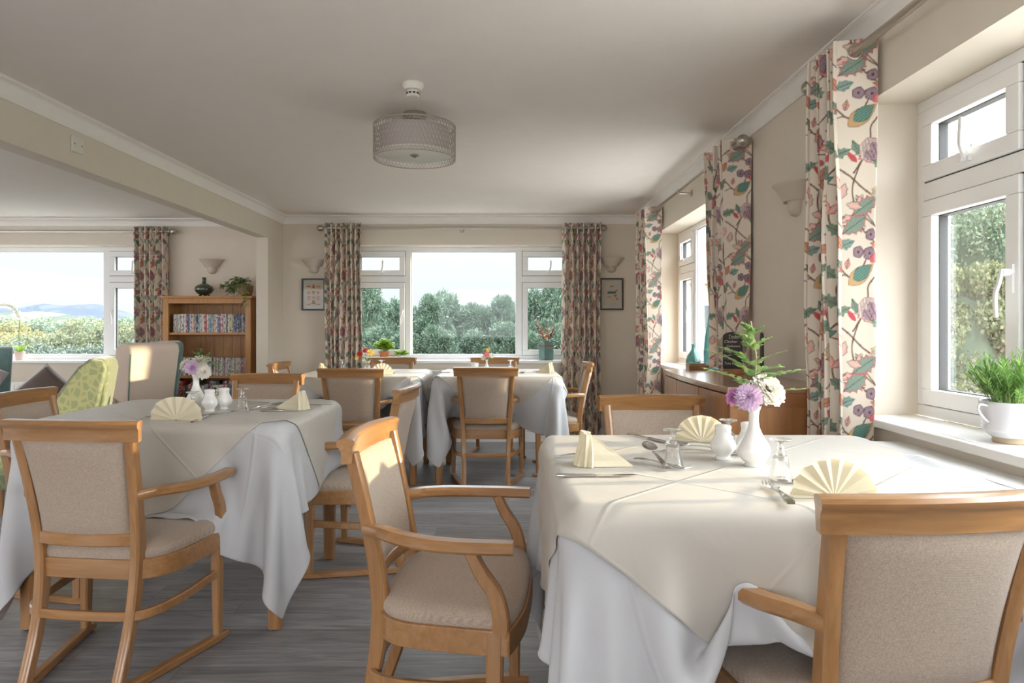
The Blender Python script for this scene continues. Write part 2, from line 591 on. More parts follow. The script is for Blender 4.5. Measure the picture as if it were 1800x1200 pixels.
# ================================================================== THE ROOM
def floor_mat():
    m, nt, b = new_mat('grey_planks')
    t = nt.nodes.new('ShaderNodeTexCoord')
    br = nt.nodes.new('ShaderNodeTexBrick')
    br.inputs['Scale'].default_value = 1.0
    br.inputs['Brick Width'].default_value = 1.15
    br.inputs['Row Height'].default_value = 0.15
    br.inputs['Mortar Size'].default_value = 0.0012
    br.inputs['Mortar Smooth'].default_value = 0.6
    br.offset = 0.37
    br.inputs['Color1'].default_value = (0.0, 0, 0, 1)
    br.inputs['Color2'].default_value = (1, 1, 1, 1)
    br.inputs['Mortar'].default_value = (0.25, 0.25, 0.25, 1)
    nt.links.new(t.outputs['Object'], br.inputs['Vector'])
    mp = nt.nodes.new('ShaderNodeMapping'); mp.inputs['Scale'].default_value = (1.6, 14, 1)
    nt.links.new(t.outputs['Object'], mp.inputs[0])
    # shift the grain from plank to plank
    ad = nt.nodes.new('ShaderNodeVectorMath'); ad.operation = 'MULTIPLY_ADD'
    ad.inputs[1].default_value = (7, 3, 5)
    nt.links.new(br.outputs['Color'], ad.inputs[0]); nt.links.new(mp.outputs[0], ad.inputs[2])
    nz = nt.nodes.new('ShaderNodeTexNoise')
    nz.inputs['Scale'].default_value = 1.6; nz.inputs['Detail'].default_value = 8
    nz.inputs['Roughness'].default_value = 0.65; nz.inputs['Distortion'].default_value = 1.2
    nt.links.new(ad.outputs[0], nz.inputs['Vector'])
    rp = nt.nodes.new('ShaderNodeValToRGB')
    rp.color_ramp.elements[0].position = 0.28; rp.color_ramp.elements[0].color = (0.150, 0.152, 0.160, 1)
    rp.color_ramp.elements[1].position = 0.75; rp.color_ramp.elements[1].color = (0.41, 0.41, 0.42, 1)
    nt.links.new(nz.outputs[0], rp.inputs[0])
    hs = nt.nodes.new('ShaderNodeMix'); hs.data_type = 'RGBA'; hs.blend_type = 'MULTIPLY'
    hs.inputs[0].default_value = 1.0
    r2 = nt.nodes.new('ShaderNodeMapRange')
    r2.inputs['To Min'].default_value = 0.78; r2.inputs['To Max'].default_value = 1.18
    nt.links.new(br.outputs['Color'], r2.inputs[0])
    cc = nt.nodes.new('ShaderNodeCombineColor')
    for k in range(3):
        nt.links.new(r2.outputs[0], cc.inputs[k])
    nt.links.new(rp.outputs[0], hs.inputs[6]); nt.links.new(cc.outputs[0], hs.inputs[7])
    mo = nt.nodes.new('ShaderNodeMix'); mo.data_type = 'RGBA'
    nt.links.new(br.outputs['Fac'], mo.inputs[0])
    nt.links.new(hs.outputs[2], mo.inputs[6]); mo.inputs[7].default_value = (0.10, 0.095, 0.09, 1)
    nt.links.new(mo.outputs[2], b.inputs['Base Color'])
    b.inputs['Roughness'].default_value = 0.38
    bp = nt.nodes.new('ShaderNodeBump'); bp.inputs['Strength'].default_value = 0.15; bp.inputs['Distance'].default_value = 0.001
    nt.links.new(nz.outputs[0], bp.inputs['Height']); nt.links.new(bp.outputs[0], b.inputs['Normal'])
    return m
bm = bmesh.new(); box(bm, XL, XR + .3, YF, YB + .3, -0.12, 0)
struct(obj('floor', bm, floor_mat()))
bm = bmesh.new(); box(bm, XB - .06, XR + .3, YF, YB + .3, ZC, ZC + .15)
struct(obj('ceiling', bm, M_CEIL))
bm = bmesh.new(); box(bm, XL, XB - .06, YF, YB + .3, ZCL, ZCL + .185)
struct(obj('ceiling', bm, M_CEIL))

# window openings
WB = (-1.705, 0.725)               # back window, x range
WLo = (-7.0, -3.78)               # lounge window, x range
W1 = (0.24, 2.61)                  # right near window, y range
W2 = (3.93, 6.30)                  # right far window, y range
ZS = 0.83
def wall_x(name, y0, y1, x0, x1, holes, zt):
    """wall running along x with openings (xa, xb, za, zb)"""
    bm = bmesh.new(); x = x0
    for xa, xb, za, zb in sorted(holes):
        box(bm, x, xa, y0, y1, 0, zt)
        if za > 0:
            box(bm, xa, xb, y0, y1, 0, za)
        box(bm, xa, xb, y0, y1, zb, zt)
        x = xb
    box(bm, x, x1, y0, y1, 0, zt)
    return struct(obj(name, bm, M_WALL))
def wall_y(name, x0, x1, y0, y1, holes, zt):
    bm = bmesh.new(); y = y0
    for ya, yb, za, zb in sorted(holes):
        box(bm, x0, x1, y, ya, 0, zt)
        if za > 0:
            box(bm, x0, x1, ya, yb, 0, za)
        box(bm, x0, x1, ya, yb, zb, zt)
        y = yb
    box(bm, x0, x1, y, y1, 0, zt)
    return struct(obj(name, bm, M_WALL))
wall_x('wall_back', YB, YB + .30, XL, XR + .3, [(WB[0], WB[1], ZS, ZH), (WLo[0], WLo[1], ZS, ZH)], ZC)
wall_y('wall_right', XR, XR + .30, YF, YB, [(W1[0], W1[1], ZS, ZH), (W2[0], W2[1], ZS, ZH)], ZC)
wall_x('wall_front', YF - .2, YF, XL, XR + .3, [(-1.8, 0.2, 0.9, 2.1), (-6.5, -3.5, 0.9, 2.1)], ZC)  # openings behind the camera are unseen, added to let daylight in
wall_y('wall_left', XL - .2, XL, YF - .2, YB + .3, [(.1, 5.1, .9, 2.1)], ZC)  # wide unseen opening added to brighten the lounge
# beam dividing dining room and lounge, and the nib that carries it
bm = bmesh.new(); box(bm, XB - .115, XB, YF, YB, 2.067, ZC)
struct(obj('trim_1', bm, M_WALL))
bm = bmesh.new(); box(bm, XB - .115, XB, 6.72, YB, 0, 2.0675)
struct(obj('wall_nib', bm, M_WALL))
# cornices: concave cove swept along the wall
def cornice(name, path, inward, z, d=0.062, h=0.088, closed=False):
    sec = []
    for k in range(9):
        a = PI / 2 * k / 8
        sec.append((d - (d - .012) * math.sin(a) , -h + .010 + (h - .018) * (1 - math.cos(a))))
    sec = [(0, 0), (0, -h), (0.010, -h), (0.010, -h + .008)] + \
          [(0.010 + (d - .018) * (1 - math.cos(a)), -h + .008 + (h - .020) * math.sin(a)) for a in [PI / 2 * k / 8 for k in range(9)]] + \
          [(d - .008, -.008), (d, -.008), (d, 0)]
    bm = bmesh.new()
    rings = []
    for p, nrm in zip(path, inward):
        rings.append([bm.verts.new((p[0] + nrm[0] * a, p[1] + nrm[1] * a, z + b)) for a, b in sec])
    for i in range(len(rings) - 1):
        for k in range(len(sec) - 1):
            bm.faces.new((rings[i][k], rings[i][k + 1], rings[i + 1][k + 1], rings[i + 1][k]))
    bm.faces.new(rings[0]); bm.faces.new(rings[-1])
    o = obj(name, bm, M_TRIM, auto=40)
    return struct(o)
cornice('trim_2', [(XB, YF), (XB, YB), (XR, YB), (XR, YF)], [(1, 0), (1, -1), (-1, -1), (-1, 0)], ZC)
cornice('trim_3', [(XL, YF), (XL, YB), (XB - .115, YB), (XB - .115, YF)], [(1, 0), (1, -1), (-1, -1), (-1, 0)], ZCL, d=.08, h=.075)
# skirting
def skirting(name, x0, x1, y0, y1):
    bm = bmesh.new(); box(bm, x0, x1, y0, y1, 0, 0.12)
    return struct(obj(name, bm, M_TRIM, bevel=.004))
skirting('baseboard_back', XB, XR, YB - .016, YB)
skirting('baseboard_lounge', XL, XB - .115, YB - .016, YB)
skirting('baseboard_right', XR - .016, XR, YF, YB - .016)

# ------------------------------------------------------------------ windows
def ring_frame(bm, x0, x1, z0, z1, w, ya, yb):
    box(bm, x0, x1, ya, yb, z1 - w, z1); box(bm, x0, x1, ya, yb, z0, z0 + w)
    box(bm, x0, x0 + w, ya, yb, z0 + w, z1 - w); box(bm, x1 - w, x1, ya, yb, z0 + w, z1 - w)
def window(n, M, W, cas, z0, z1, sill_front, sill_x, handles='L'):
    """local x along the wall from 0 to W, local y outward (0 = inner face of the frame), z up"""
    F, S, MU = 0.042, 0.058, 0.055
    root = bpy.data.objects.new('window_%d' % n, None); link(root); struct(root)
    root.matrix_world = M
    zt = 1.700   # centre of the transom
    bm = bmesh.new()
    D = 0.07
    ring_frame(bm, 0, W, z0, z1, F, 0, D)
    bays = [(F, F + cas), (F + cas + MU, W - F - cas - MU), (W - F - cas, W - F)]
    box(bm, bays[0][1], bays[1][0], 0, D, z0 + F, z1 - F)
    box(bm, bays[1][1], bays[2][0], 0, D, z0 + F, z1 - F)
    for b_ in (bays[0], bays[2]):
        box(bm, b_[0], b_[1], 0, D, zt - .033, zt + .033)
    # glazing beads of the fixed light
    ring_frame(bm, bays[1][0], bays[1][1], z0 + F, z1 - F, 0.014, 0.012, 0.06)
    struct(obj('window_frame', bm, M_PVC, root, bevel=.003))
    bm = bmesh.new(); box(bm, bays[1][0] + .012, bays[1][1] - .012, 0.034, 0.040, z0 + F + .012, z1 - F - .012)
    struct(obj('pane', bm, M_PANE, root))
    for ci, b_ in ((0, bays[0]), (1, bays[2])):
        for (za, zb, kind) in ((z0 + F, zt - .033, 'low'), (zt + .033, z1 - F, 'top')):
            bm = bmesh.new()
            g = .004
            ring_frame(bm, b_[0] + g, b_[1] - g, za + g, zb - g, S, -0.012, 0.062)
            sash = struct(obj('sash', bm, M_PVC, root, bevel=.004))
            bm = bmesh.new()
            ring_frame(bm, b_[0], b_[1], za, zb, g, 0.004, 0.05)
            ring_frame(bm, b_[0] + g + S - .001, b_[1] - g - S + .001, za + g + S - .001, zb - g - S + .001, 0.004, 0.018, 0.05)
            struct(obj('gasket', bm, M_GASKET, sash))
            bm = bmesh.new()
            box(bm, b_[0] + g + S, b_[1] - g - S, 0.030, 0.036, za + g + S, zb - g - S)
            struct(obj('pane', bm, M_PANE, sash))
            # cockspur handle
            bm = bmesh.new()
            if kind == 'top':
                hx = (b_[0] + b_[1]) / 2; hz = za + .033
                box(bm, hx - .035, hx + .035, -.024, -.012, hz - .012, hz + .010)
                sweep(bm, bez([(hx + .02, -.028, hz), (hx + .026, -.045, hz + .035), (hx + .034, -.052, hz + .06), (hx + .036, -.05, hz + .13)], 5),
                      section_rect(.016, .009), up=(0, 1, 0))
                tube(bm, [(hx + .012, -.012, hz), (hx + .012, -.040, hz)], .011, 10)
            else:
                hx = (b_[1] - .030) if ci == 0 else (b_[0] + .030); hz = (za + zb) / 2 + .06
                box(bm, hx - .010, hx + .010, -.020, -.012, hz - .045, hz + .045)
                tube(bm, [(hx, -.012, hz + .02), (hx, -.046, hz + .02)], .011, 10)
                sg = -1 if ci == 0 else 1
                sweep(bm, bez([(hx, -.044, hz + .03), (hx + sg * .004, -.05, hz - .01), (hx + sg * .018, -.052, hz - .05), (hx + sg * .018, -.05, hz - .12)], 5),
                      section_rect(.014, .010), up=(0, 1, 0))
            struct(obj('window_handle', bm, M_PVC, sash, auto=40))
    # sill board, projecting into the room
    bm = bmesh.new(); box(bm, -sill_x, W + sill_x, -sill_front, -.0005, z0 - .028, z0 + .001)
    # inside the reveal only between the jambs
    bm.free(); bm = bmesh.new()
    box(bm, 0.001, W - .001, -REC, 0, z0 - .030, z0)
    box(bm, -sill_x, W + sill_x, -REC - sill_front, -REC - .0005, z0 - .030, z0)
    struct(obj('sill', bm, M_SILL, root, bevel=.006))
    return root
ZW = ZS + .002
def wmat(x, y, rz):
    return Matrix.Translation((x, y, 0)) @ Matrix.Rotation(rz, 4, 'Z')
window(1, wmat(XR + REC, W1[1], R(-90)), W1[1] - W1[0], 0.498, 0.86, ZH, .035, .03)
window(2, wmat(XR + REC, W2[1], R(-90)), W2[1] - W2[0], 0.498, 0.86, ZH, .035, .03)
window(3, wmat(WB[0], YB + REC, 0), WB[1] - WB[0], 0.545, 0.835, ZH, .035, .04)
window(4, wmat(WLo[0], YB + REC, 0), WLo[1] - WLo[0], 0.49, 0.835, ZH, .035, .04)

# ------------------------------------------------------------------ ceiling light, smoke alarm, blank plate
def ceiling_light():
    x, y = -0.512, 3.70
    t = thing('ceiling_light', 'drum ceiling light with a lattice metal shade over white fabric', 'ceiling light', (x, y, 0))
    bm = bmesh.new()
    lathe(bm, [(0, ZC), (.062, ZC), (.063, ZC - .045), (.058, ZC - .048), (0, ZC - .048)], 40)
    obj('ceiling_canopy', bm, M_NICKEL, t, auto=40)
    bm = bmesh.new()
    for k in range(3):
        a = k * 2 * PI / 3 + .6
        tube(bm, [(.04 * math.cos(a), .04 * math.sin(a), ZC - .047), (.04 * math.cos(a), .04 * math.sin(a), 2.26)], .006, 8)
        sweep(bm, [(.03 * math.cos(a), .03 * math.sin(a), 2.262), (.2195 * math.cos(a), .2195 * math.sin(a), 2.272)], section_rect(.008, .003))
    obj('stem', bm, M_NICKEL, t)
    m, nt, b = new_mat('lattice_silver')
    b.inputs['Base Color'].default_value = (.46, .42, .38, 1); b.inputs['Roughness'].default_value = .45; b.inputs['Metallic'].default_value = .6
    bm = bmesh.new()
    R0 = .220; N = 64; z0, z1 = 2.100, 2.278; rows = 7
    def P(a, z, r=R0):
        return (r * math.cos(a), r * math.sin(a), z)
    for s in (-1, 1):
        for k in range(N):
            a0 = 2 * PI * k / N
            pts = []
            for i in range(rows * 4 + 1):
                f = i / (rows * 4)
                ph = f * rows * PI
                # interlaced ogee wires
                a = a0 + s * (PI / N) * (0.5 - 0.5 * math.cos(ph)) + 0.0
                pts.append(P(a, z0 + (z1 - z0) * f, R0 + s * .0006))
            sweep(bm, pts, [(-.0014, -.0006), (.0014, -.0006), (.0014, .0006), (-.0014, .0006)], up=(0, 0, 1), caps=False)
    for z in (z0, z1):
        sweep(bm, [P(2 * PI * k / 96, z) for k in range(96)], section_rect(.004, .006), closed=True)
    obj('lattice_shade', bm, m, t)
    bm = bmesh.new()
    lathe(bm, [(.185, 2.128), (.187, 2.128), (.187, 2.262), (.185, 2.262), (.185, 2.128)], 72)
    obj('inner_shade', bm, mat('grey_voile', (.50, .455, .43), rough=.9), t, auto=40)
    bm = bmesh.new()
    lathe(bm, [(0, 2.124), (.20, 2.124), (.203, 2.126), (.203, 2.130), (.20, 2.132), (0, 2.132)], 72)
    obj('diffuser', bm, mat('opal_acrylic', (.80, .77, .70), rough=.35), t, auto=40)
    bm = bmesh.new()
    lathe(bm, [(0, 2.108), (.006, 2.108), (.010, 2.113), (.022, 2.117), (.025, 2.122), (.0, 2.123)], 32)
    obj('finial', bm, M_NICKEL, t, smooth=True)
ceiling_light()
t = thing('smoke_alarm', 'round white smoke alarm with dark vents beside the drum light', 'smoke alarm', (-0.458, 3.25, ZC))
bm = bmesh.new(); lathe(bm, [(0, 0), (.050, 0), (.051, -.012), (.046, -.020), (.044, -.032), (.036, -.036), (0, -.037)], 40)
obj('alarm_body', bm, M_PLASTIC, t, auto=35)
bm = bmesh.new(); lathe(bm, [(0, -.036), (.028, -.036), (.030, -.046), (.031, -.056), (.026, -.063), (0, -.064)], 32)
obj('sensor_cap', bm, M_PLASTIC, t, auto=35)
bm = bmesh.new()
for k in range(10):
    M = Matrix.Rotation(2 * PI * k / 10, 4, 'Z')
    box(bm, .0285, .0312, -.006, .006, -.052, -.044, M)
obj('vent_slot', bm, M_BLACK, t)
t = thing('blanking_plate', 'white square blanking plate with two screws on the beam', 'switch plate', (XB, 3.745, 2.19))
bm = bmesh.new(); box(bm, 0, .012, -.048, .048, -.043, .043)
obj('plate', bm, M_PLASTIC, t, bevel=.003)
for s in (-1, 1):
    bm = bmesh.new(); lathe(bm, [(0, .0135), (.004, .0135), (.0045, .0115)], 12, M=Matrix.Translation((0, s * .032, 0)) @ Matrix.Rotation(PI / 2, 4, 'Y'))
    obj('screw', bm, mat('screw_brass', (.25, .2, .13), rough=.4, metal=1), t)

# ------------------------------------------------------------------ plaster wall uplighters
def sconce(label, x, y, z, rz):
    t = thing('wall_sconce', label, 'wall light', (x, y, z), rz, 'plaster uplighters on the walls')
    bm = bmesh.new()     # local: wall at y = 0, room towards -y
    fl = lambda a, zz: 1.0
    lathe(bm, [(.050, -.004), (.074, -.006), (.078, .0), (.096, .030), (.118, .058), (.130, .068), (.133, .076), (.127, .077), (.118, .070), (.09, .040)], 32, a0=PI, a1=2 * PI)
    for v in bm.verts:
        v.co.y *= .82
    obj('upper_bowl', bm, M_PLASTER, t, auto=50)
    bm = bmesh.new()
    lathe(bm, [(0, -.075), (.020, -.073), (.038, -.064), (.049, -.046), (.053, -.020), (.053, .01), (.0, .012)], 32, a0=PI, a1=2 * PI)
    for v in bm.verts:
        v.co.y *= .85
    obj('lower_cup', bm, M_PLASTER, t, auto=50)
    return t
sconce('plaster wall light above the cake print picture', (549.5 - 895) / 1200 * 7.1, YB, 1.82, 0)
sconce('plaster wall light above the picture with the teal motif', (1076 - 895) / 1200 * 7.1, YB, 1.83, 0)
sconce('plaster wall light above the green glass vase and bookcase', (369 - 895) / 1200 * 7.1, YB, 1.815, 0)
sconce('plaster wall light on the right wall between two curtains', XR, 3.22, 1.79, R(-90))

# ------------------------------------------------------------------ pictures
def picture(label, x, z, kind):
    W_, H_ = .245, .335
    t = thing('framed_picture', label, 'picture', (x, YB, z))
    fm = M_BLACK if kind == 0 else mat('dark_oak_frame', (.09, .055, .035), rough=.4)
    bm = bmesh.new(); ring_frame(bm, -W_ / 2, W_ / 2, -H_ / 2, H_ / 2, .016, -.022, 0)
    obj('picture_frame', bm, fm, t, bevel=.002)
    bm = bmesh.new(); box(bm, -W_ / 2 + .014, W_ / 2 - .014, -.008, -.004, -H_ / 2 + .014, H_ / 2 - .014)
    obj('mount', bm, mat('mount_card', (.62, .58, .55), rough=.8), t)
    bm = bmesh.new(); box(bm, -.078, .078, -.0095, -.0078, -.120, .120)
    obj('print_paper', bm, mat('print_paper_%d' % kind, (.64, .47, .36) if kind == 0 else (.66, .54, .46), rough=.8, noise_amt=.15, noise_scale=20), t)
    rnd = random.Random(5 + kind)
    bm = bmesh.new()
    def blob(cx, cz, w, h, shape):
        ys = -.0106
        if shape == 'mound':     # domed dish on a plate
            pts = [(cx - w, cz), (cx - w * .55, cz + h * .25), (cx - w * .35, cz + h * .7), (cx, cz + h), (cx + w * .35, cz + h * .7), (cx + w * .55, cz + h * .25), (cx + w, cz)]
        elif shape == 'cup':
            pts = [(cx - w, cz + h), (cx - w * .4, cz + h * .5), (cx - w * .15, cz + h * .1), (cx - w * .5, cz), (cx + w * .5, cz), (cx + w * .15, cz + h * .1), (cx + w * .4, cz + h * .5), (cx + w, cz + h)]
        else:
            pts = [(cx - w, cz), (cx - w * .6, cz + h * .6), (cx - w * .1, cz + h * .4), (cx + w * .2, cz + h), (cx + w * .7, cz + h * .5), (cx + w, cz)]
        bm = bmesh.new(); bm.faces.new([bm.verts.new((a, ys, b)) for a, b in pts])
        o_ = obj('print_motif', bm, mat('print_ink_%s' % ink, INK[ink], rough=.8, noise_amt=.4, noise_scale=90), t)
        return o_
    INK = {'rust': (.30, .11, .06), 'teal': (.16, .24, .22), 'brown': (.34, .17, .10)}; ink = 'rust' if kind == 0 else 'teal'
    if kind == 0:
        for cx, cz, w, h, s in ((0, .066, .022, .045, 'mound'), (-.05, .078, .022, .018, 'x'), (.05, .078, .022, .012, 'x'),
                                (-.05, .01, .018, .024, 'mound'), (0, .0, .02, .035, 'cup'), (.048, .01, .02, .026, 'mound'),
                                (-.048, -.03, .022, .016, 'x'), (0, -.036, .018, .018, 'x'), (.048, -.03, .02, .014, 'x'),
                                (-.048, -.055, .018, .016, 'mound'), (.048, -.055, .018, .018, 'mound'),
                                (0, -.098, .028, .046, 'mound'), (-.05, -.108, .022, .015, 'x'), (.05, -.108, .022, .015, 'x')):
            blob(cx, cz, w, h, s)
    else:
        for k in range(6):
            blob(-.035 + .014 * k, .006, .012, .032, 'x')
        ink = 'brown'
        for cx, cz, w, h, s in ((-.03, -.035, .025, .012, 'x'), (.04, -.03, .02, .02, 'cup'), (.055, -.06, .012, .025, 'mound'), (.05, .03, .012, .02, 'x'), (.0, .075, .02, .015, 'x')):
            blob(cx, cz, w, h, s)
    bm = bmesh.new(); box(bm, -W_ / 2 + .015, W_ / 2 - .015, -.0135, -.0125, -H_ / 2 + .015, H_ / 2 - .015)
    obj('picture_glass', bm, M_PANE, t)
picture('black framed print of small brown cakes and dishes in rows', (550.5 - 895) / 1200 * 7.14, 1.525, 0)
picture('dark wood framed print with a small teal motif in the middle', (1075.5 - 895) / 1200 * 7.14, 1.53, 1)

# ------------------------------------------------------------------ radiator covers
def rad_cover(label, W_, H_, D_, loc, rz, doors=3):
    t = thing('radiator_cover', label, 'radiator cover', loc, rz)
    Mw = mat('cover_white', (.80, .81, .81), rough=.35)
    bm = bmesh.new()      # local: wall at y=0, front towards -y
    box(bm, 0, W_, -D_, 0, H_ - .022, H_)
    obj('cover_top', bm, Mw, t, bevel=.004)
    bm = bmesh.new()
    box(bm, .01, .03, -D_ + .015, -.001, 0, H_ - .0225); box(bm, W_ - .03, W_ - .01, -D_ + .015, -.001, 0, H_ - .0225)
    y0, y1 = -D_ + .012, -D_ + .030
    box(bm, .031, W_ - .031, y0, y1, .0, .10); box(bm, .031, W_ - .031, y0, y1, H_ - .10, H_ - .0225)
    step = (W_ - .062) / doors
    for k in range(doors + 1):
        x = .031 + k * step
        a = max(.031, x - .035); b_ = min(W_ - .031, x + .035)
        box(bm, a, b_, y0, y1, .10, H_ - .10)
    obj('cover_body', bm, Mw, t, bevel=.002)
    for k in range(doors):
        xa, xb = .031 + k * step + .035, .031 + (k + 1) * step - .035
        bm = bmesh.new(); za, zb = .10, H_ - .10
        # pierced lattice of crossed strips
        n = int((xb - xa + zb - za) / .028)
        for i in range(n + 1):
            for s in (0, 1):
                c = -(zb - za) + i * .028
                p0x, p0z, p1x, p1z = xa + c, za, xa + c + (zb - za), zb
                if p0x < xa:
                    p0z += xa - p0x; p0x = xa
                if p1x > xb:
                    p1z -= p1x - xb; p1x = xb
                if p1x - p0x < .004:
                    continue
                q = [(p0x, p0z), (p1x, p1z)]
                if s:
                    q = [(xa + xb - a_, b_) for a_, b_ in q]
                sweep(bm, [(q[0][0], y1 - .010 + s * .003, q[0][1]), (q[1][0], y1 - .010 + s * .003, q[1][1])],
                      [(-.005, -.0015), (.005, -.0015), (.005, .0015), (-.005, .0015)], up=(0, 1, 0))
        obj('grille', bm, Mw, t)
    return t
rad_cover('white lattice radiator cover under the back window', 1.93, .74, .12, (-1.48, YB - .017, 0), 0, 4)
rad_cover('white radiator cover top beside the near table, below the right sill', 2.3, .80, .115, (XR - .0005, 2.365, 0), R(-90), 4)
for (nm, x0, x1) in (('lounge', -6.6, -3.9),):
    t = thing('radiator', 'white panel radiator under the lounge window', 'radiator', (x0, YB - .017, .0))
    bm = bmesh.new(); box(bm, 0, x1 - x0, -.10, -.03, .15, .62)
    n = int((x1 - x0) / .05)
    for k in range(n):
        box(bm, .02 + k * .05, .045 + k * .05, -.106, -.100, .18, .59)
    obj('radiator_panel', bm, M_TRIM, t, bevel=.004)
    bm = bmesh.new(); box(bm, .3, .36, -.03, 0, .3, .5); box(bm, x1 - x0 - .36, x1 - x0 - .3, -.03, 0, .3, .5)
    for k in (0.05, x1 - x0 - .05):
        tube(bm, [(k, -.06, 0), (k, -.06, .15)], .008, 8)
    obj('bracket', bm, M_TRIM, t)
# ================================================================== CURTAINS
# one repeat of the crewel-work print, evaluated in cloth coordinates
TW, TH = 0.46, 0.58
def make_tile(res=0.0016):
    nx, ny = int(TW / res), int(TH / res)
    X, Y = np.meshgrid((np.arange(nx) + .5) * res, (np.arange(ny) + .5) * res)
    img = np.empty((ny, nx, 3)); img[:] = (0.80, 0.72, 0.61)
    def rel(cx, cy):
        dx = (X - cx + TW / 2) % TW - TW / 2
        dy = (Y - cy + TH / 2) % TH - TH / 2
        return dx, dy
    def put(mask, col):
        m = np.clip(mask, 0, 1)[..., None]
        img[:] = img * (1 - m) + np.array(col) * m
    def sm(d, w=0.0012):
        return np.clip(0.5 - d / w, 0, 1)
    RED, PINK, GRN, DGR, TEAL, BRN, PLM, OCH, LPL = ((.50, .07, .07), (.66, .26, .22), (.13, .22, .15), (.07, .13, .10), (.12, .27, .24),
                                       (.16, .09, .06), (.14, .07, .10), (.55, .27, .09), (.40, .30, .33))
    def stroke(pts, w, col=BRN):
        P = [np.array(p[:2]) for p in bez([(a, b, 0) for a, b in pts], 8)]
        d = np.full(X.shape, 9.0)
        for a, b in zip(P[:-1], P[1:]):
            dx, dy = rel(a[0], a[1])
            v = b - a; L = max(v @ v, 1e-12)
            t_ = np.clip((dx * v[0] + dy * v[1]) / L, 0, 1)
            d = np.minimum(d, np.hypot(dx - t_ * v[0], dy - t_ * v[1]))
        put(sm(d - w / 2), col)
    def leafshape(cx, cy, L, W, ang, lobes=0, depth=0.0):
        dx, dy = rel(cx, cy)
        c, s = math.cos(ang), math.sin(ang)
        u = (dx * c + dy * s) / L; v = (-dx * s + dy * c) / W
        uu = np.clip(u, 0, 1)
        prof = np.sin(PI * uu ** 0.8) * 0.5
        if lobes:
            prof = prof * (1 - depth * np.abs(np.sin(lobes * PI * uu)))
        prof = np.where((u < 0) | (u > 1), -0.05, prof)
        return (np.abs(v) - prof) * W, u, v
    def leaf(cx, cy, L, W, ang, fill, line, lobes=0, depth=.3, vein=None, ow=.0032):
        d, u, v = leafshape(cx, cy, L, W, ang, lobes, depth)
        put(sm(d), line)
        put(sm(d + ow), fill)
        if vein is not None:
            ribs = (np.abs(v) * W * 3.2 - u * L * 1.0)
            r = np.abs((ribs / .0095) % 1 - .5)
            put(np.where((d < -ow - .001) & (r < .17), .85, 0), vein)
            put(np.where((np.abs(v) * W < .0012) & (d < 0), 1, 0), vein)
    def flower(cx, cy, r, fill=LPL, line=PLM):
        dx, dy = rel(cx, cy)
        a = np.arctan2(dy, dx); rr = np.hypot(dx, dy)
        edge = r * (1 - .12 * np.abs(np.sin(2.5 * a)))
        put(sm(rr - edge), line); put(sm(rr - edge + .003), fill)
        q = np.abs((a * 14 / (2 * PI) + 6 * rr / r * .12) % 1 - .5)
        put(np.where((rr < edge - .003) & (q < .20 * rr / r + .06) & (rr > .2 * r), .9, 0), line)
        put(sm(rr - r * .22), line)
    def q(fx, py):      # a point of the broad first fold: across 0..1, down in rows
        return (fx * .151, TH - (py - 68) * .00207)
    def st(pts, w, col=BRN):
        stroke([q(a_, b_) for a_, b_ in pts], w, col)
    def lf(fx, py, L, W, g, *a_):
        x_, y_ = q(fx, py)
        leaf(x_, y_, L, W, R(g), *a_)
    LPK = (.72, .40, .34); DPK = (.60, .10, .12)
    # --- column of the bird, seed heads and pomegranate
    st([(.98, 75), (.60, 66), (.45, 60)], .005); st([(.55, 70), (.75, 95), (1.02, 118)], .0045)
    st([(.80, 165), (.70, 182), (.62, 195)], .005); st([(.02, 180), (.25, 200), (.42, 208)], .006); st([(.0, 205), (.2, 200), (.4, 205)], .004)
    st([(.95, 205), (.80, 222), (.78, 245), (.55, 285), (.38, 320), (.40, 350), (.60, 395), (1.05, 430)], .0055)
    st([(.40, 300), (.70, 268), (1.05, 240)], .006); st([(.0, 288), (.30, 305), (.65, 330), (1.1, 352)], .0065)
    st([(.45, 345), (.60, 372), (.95, 395), (1.1, 405)], .005); st([(.15, 392), (.40, 395), (.7, 400)], .004)
    lf(.72, 240, .105, .125, -72, (.74, .62, .55), RED, 5, .22, PLM, .0042); lf(.68, 262, .05, .03, -55, (.5, .36, .40), PLM, 0, 0, PLM, .002); lf(.95, 262, .05, .03, -85, (.5, .36, .40), PLM, 0, 0, PLM, .002); lf(.84, 248, .05, .03, -70, (.5, .36, .40), PLM, 0, 0, PLM, .002)
    lf(.52, 268, .058, .030, 110, (.30, .38, .30), DGR, 2, .2, DGR, .003); lf(.48, 282, .058, .020, 130, DPK, RED, 0, 0, None, .003)
    lf(.10, 345, .062, .038, 75, LPK, GRN, 3, .22, (.84, .60, .52), .0032); lf(.48, 365, .062, .036, 70, LPK, GRN, 3, .22, (.84, .60, .52), .0032); lf(.38, 378, .060, .036, 195, LPK, GRN, 3, .22, (.84, .60, .52), .0032)
    lf(1.02, 322, .085, .060, -100, (.66, .56, .44), OCH, 4, .35, TEAL, .004)
    lf(.72, 378, .110, .085, 215, (.34, .42, .35), DPK, 5, .34, DGR, .0045)
    lf(.95, 66, .110, .080, 215, (.34, .42, .35), DPK, 5, .34, DGR, .0045)
    lf(.60, 82, .062, .038, 165, LPK, GRN, 3, .22, (.84, .60, .52), .0032)
    lf(.26, 190, .042, .024, 80, LPK, DPK, 2, .2, GRN, .003); lf(.08, 150, .060, .045, 20, (.34, .44, .40), TEAL, 3, .25, DGR, .003)
    for fx, py, r in ((.55, 160, .0235), (.86, 130, .0235), (.84, 163, .0265)):
        flower(q(fx, py)[0], q(fx, py)[1], r)
    # bird: ochre body with the head down, striped teal wing, red tail
    bx, by = q(.30, 218)
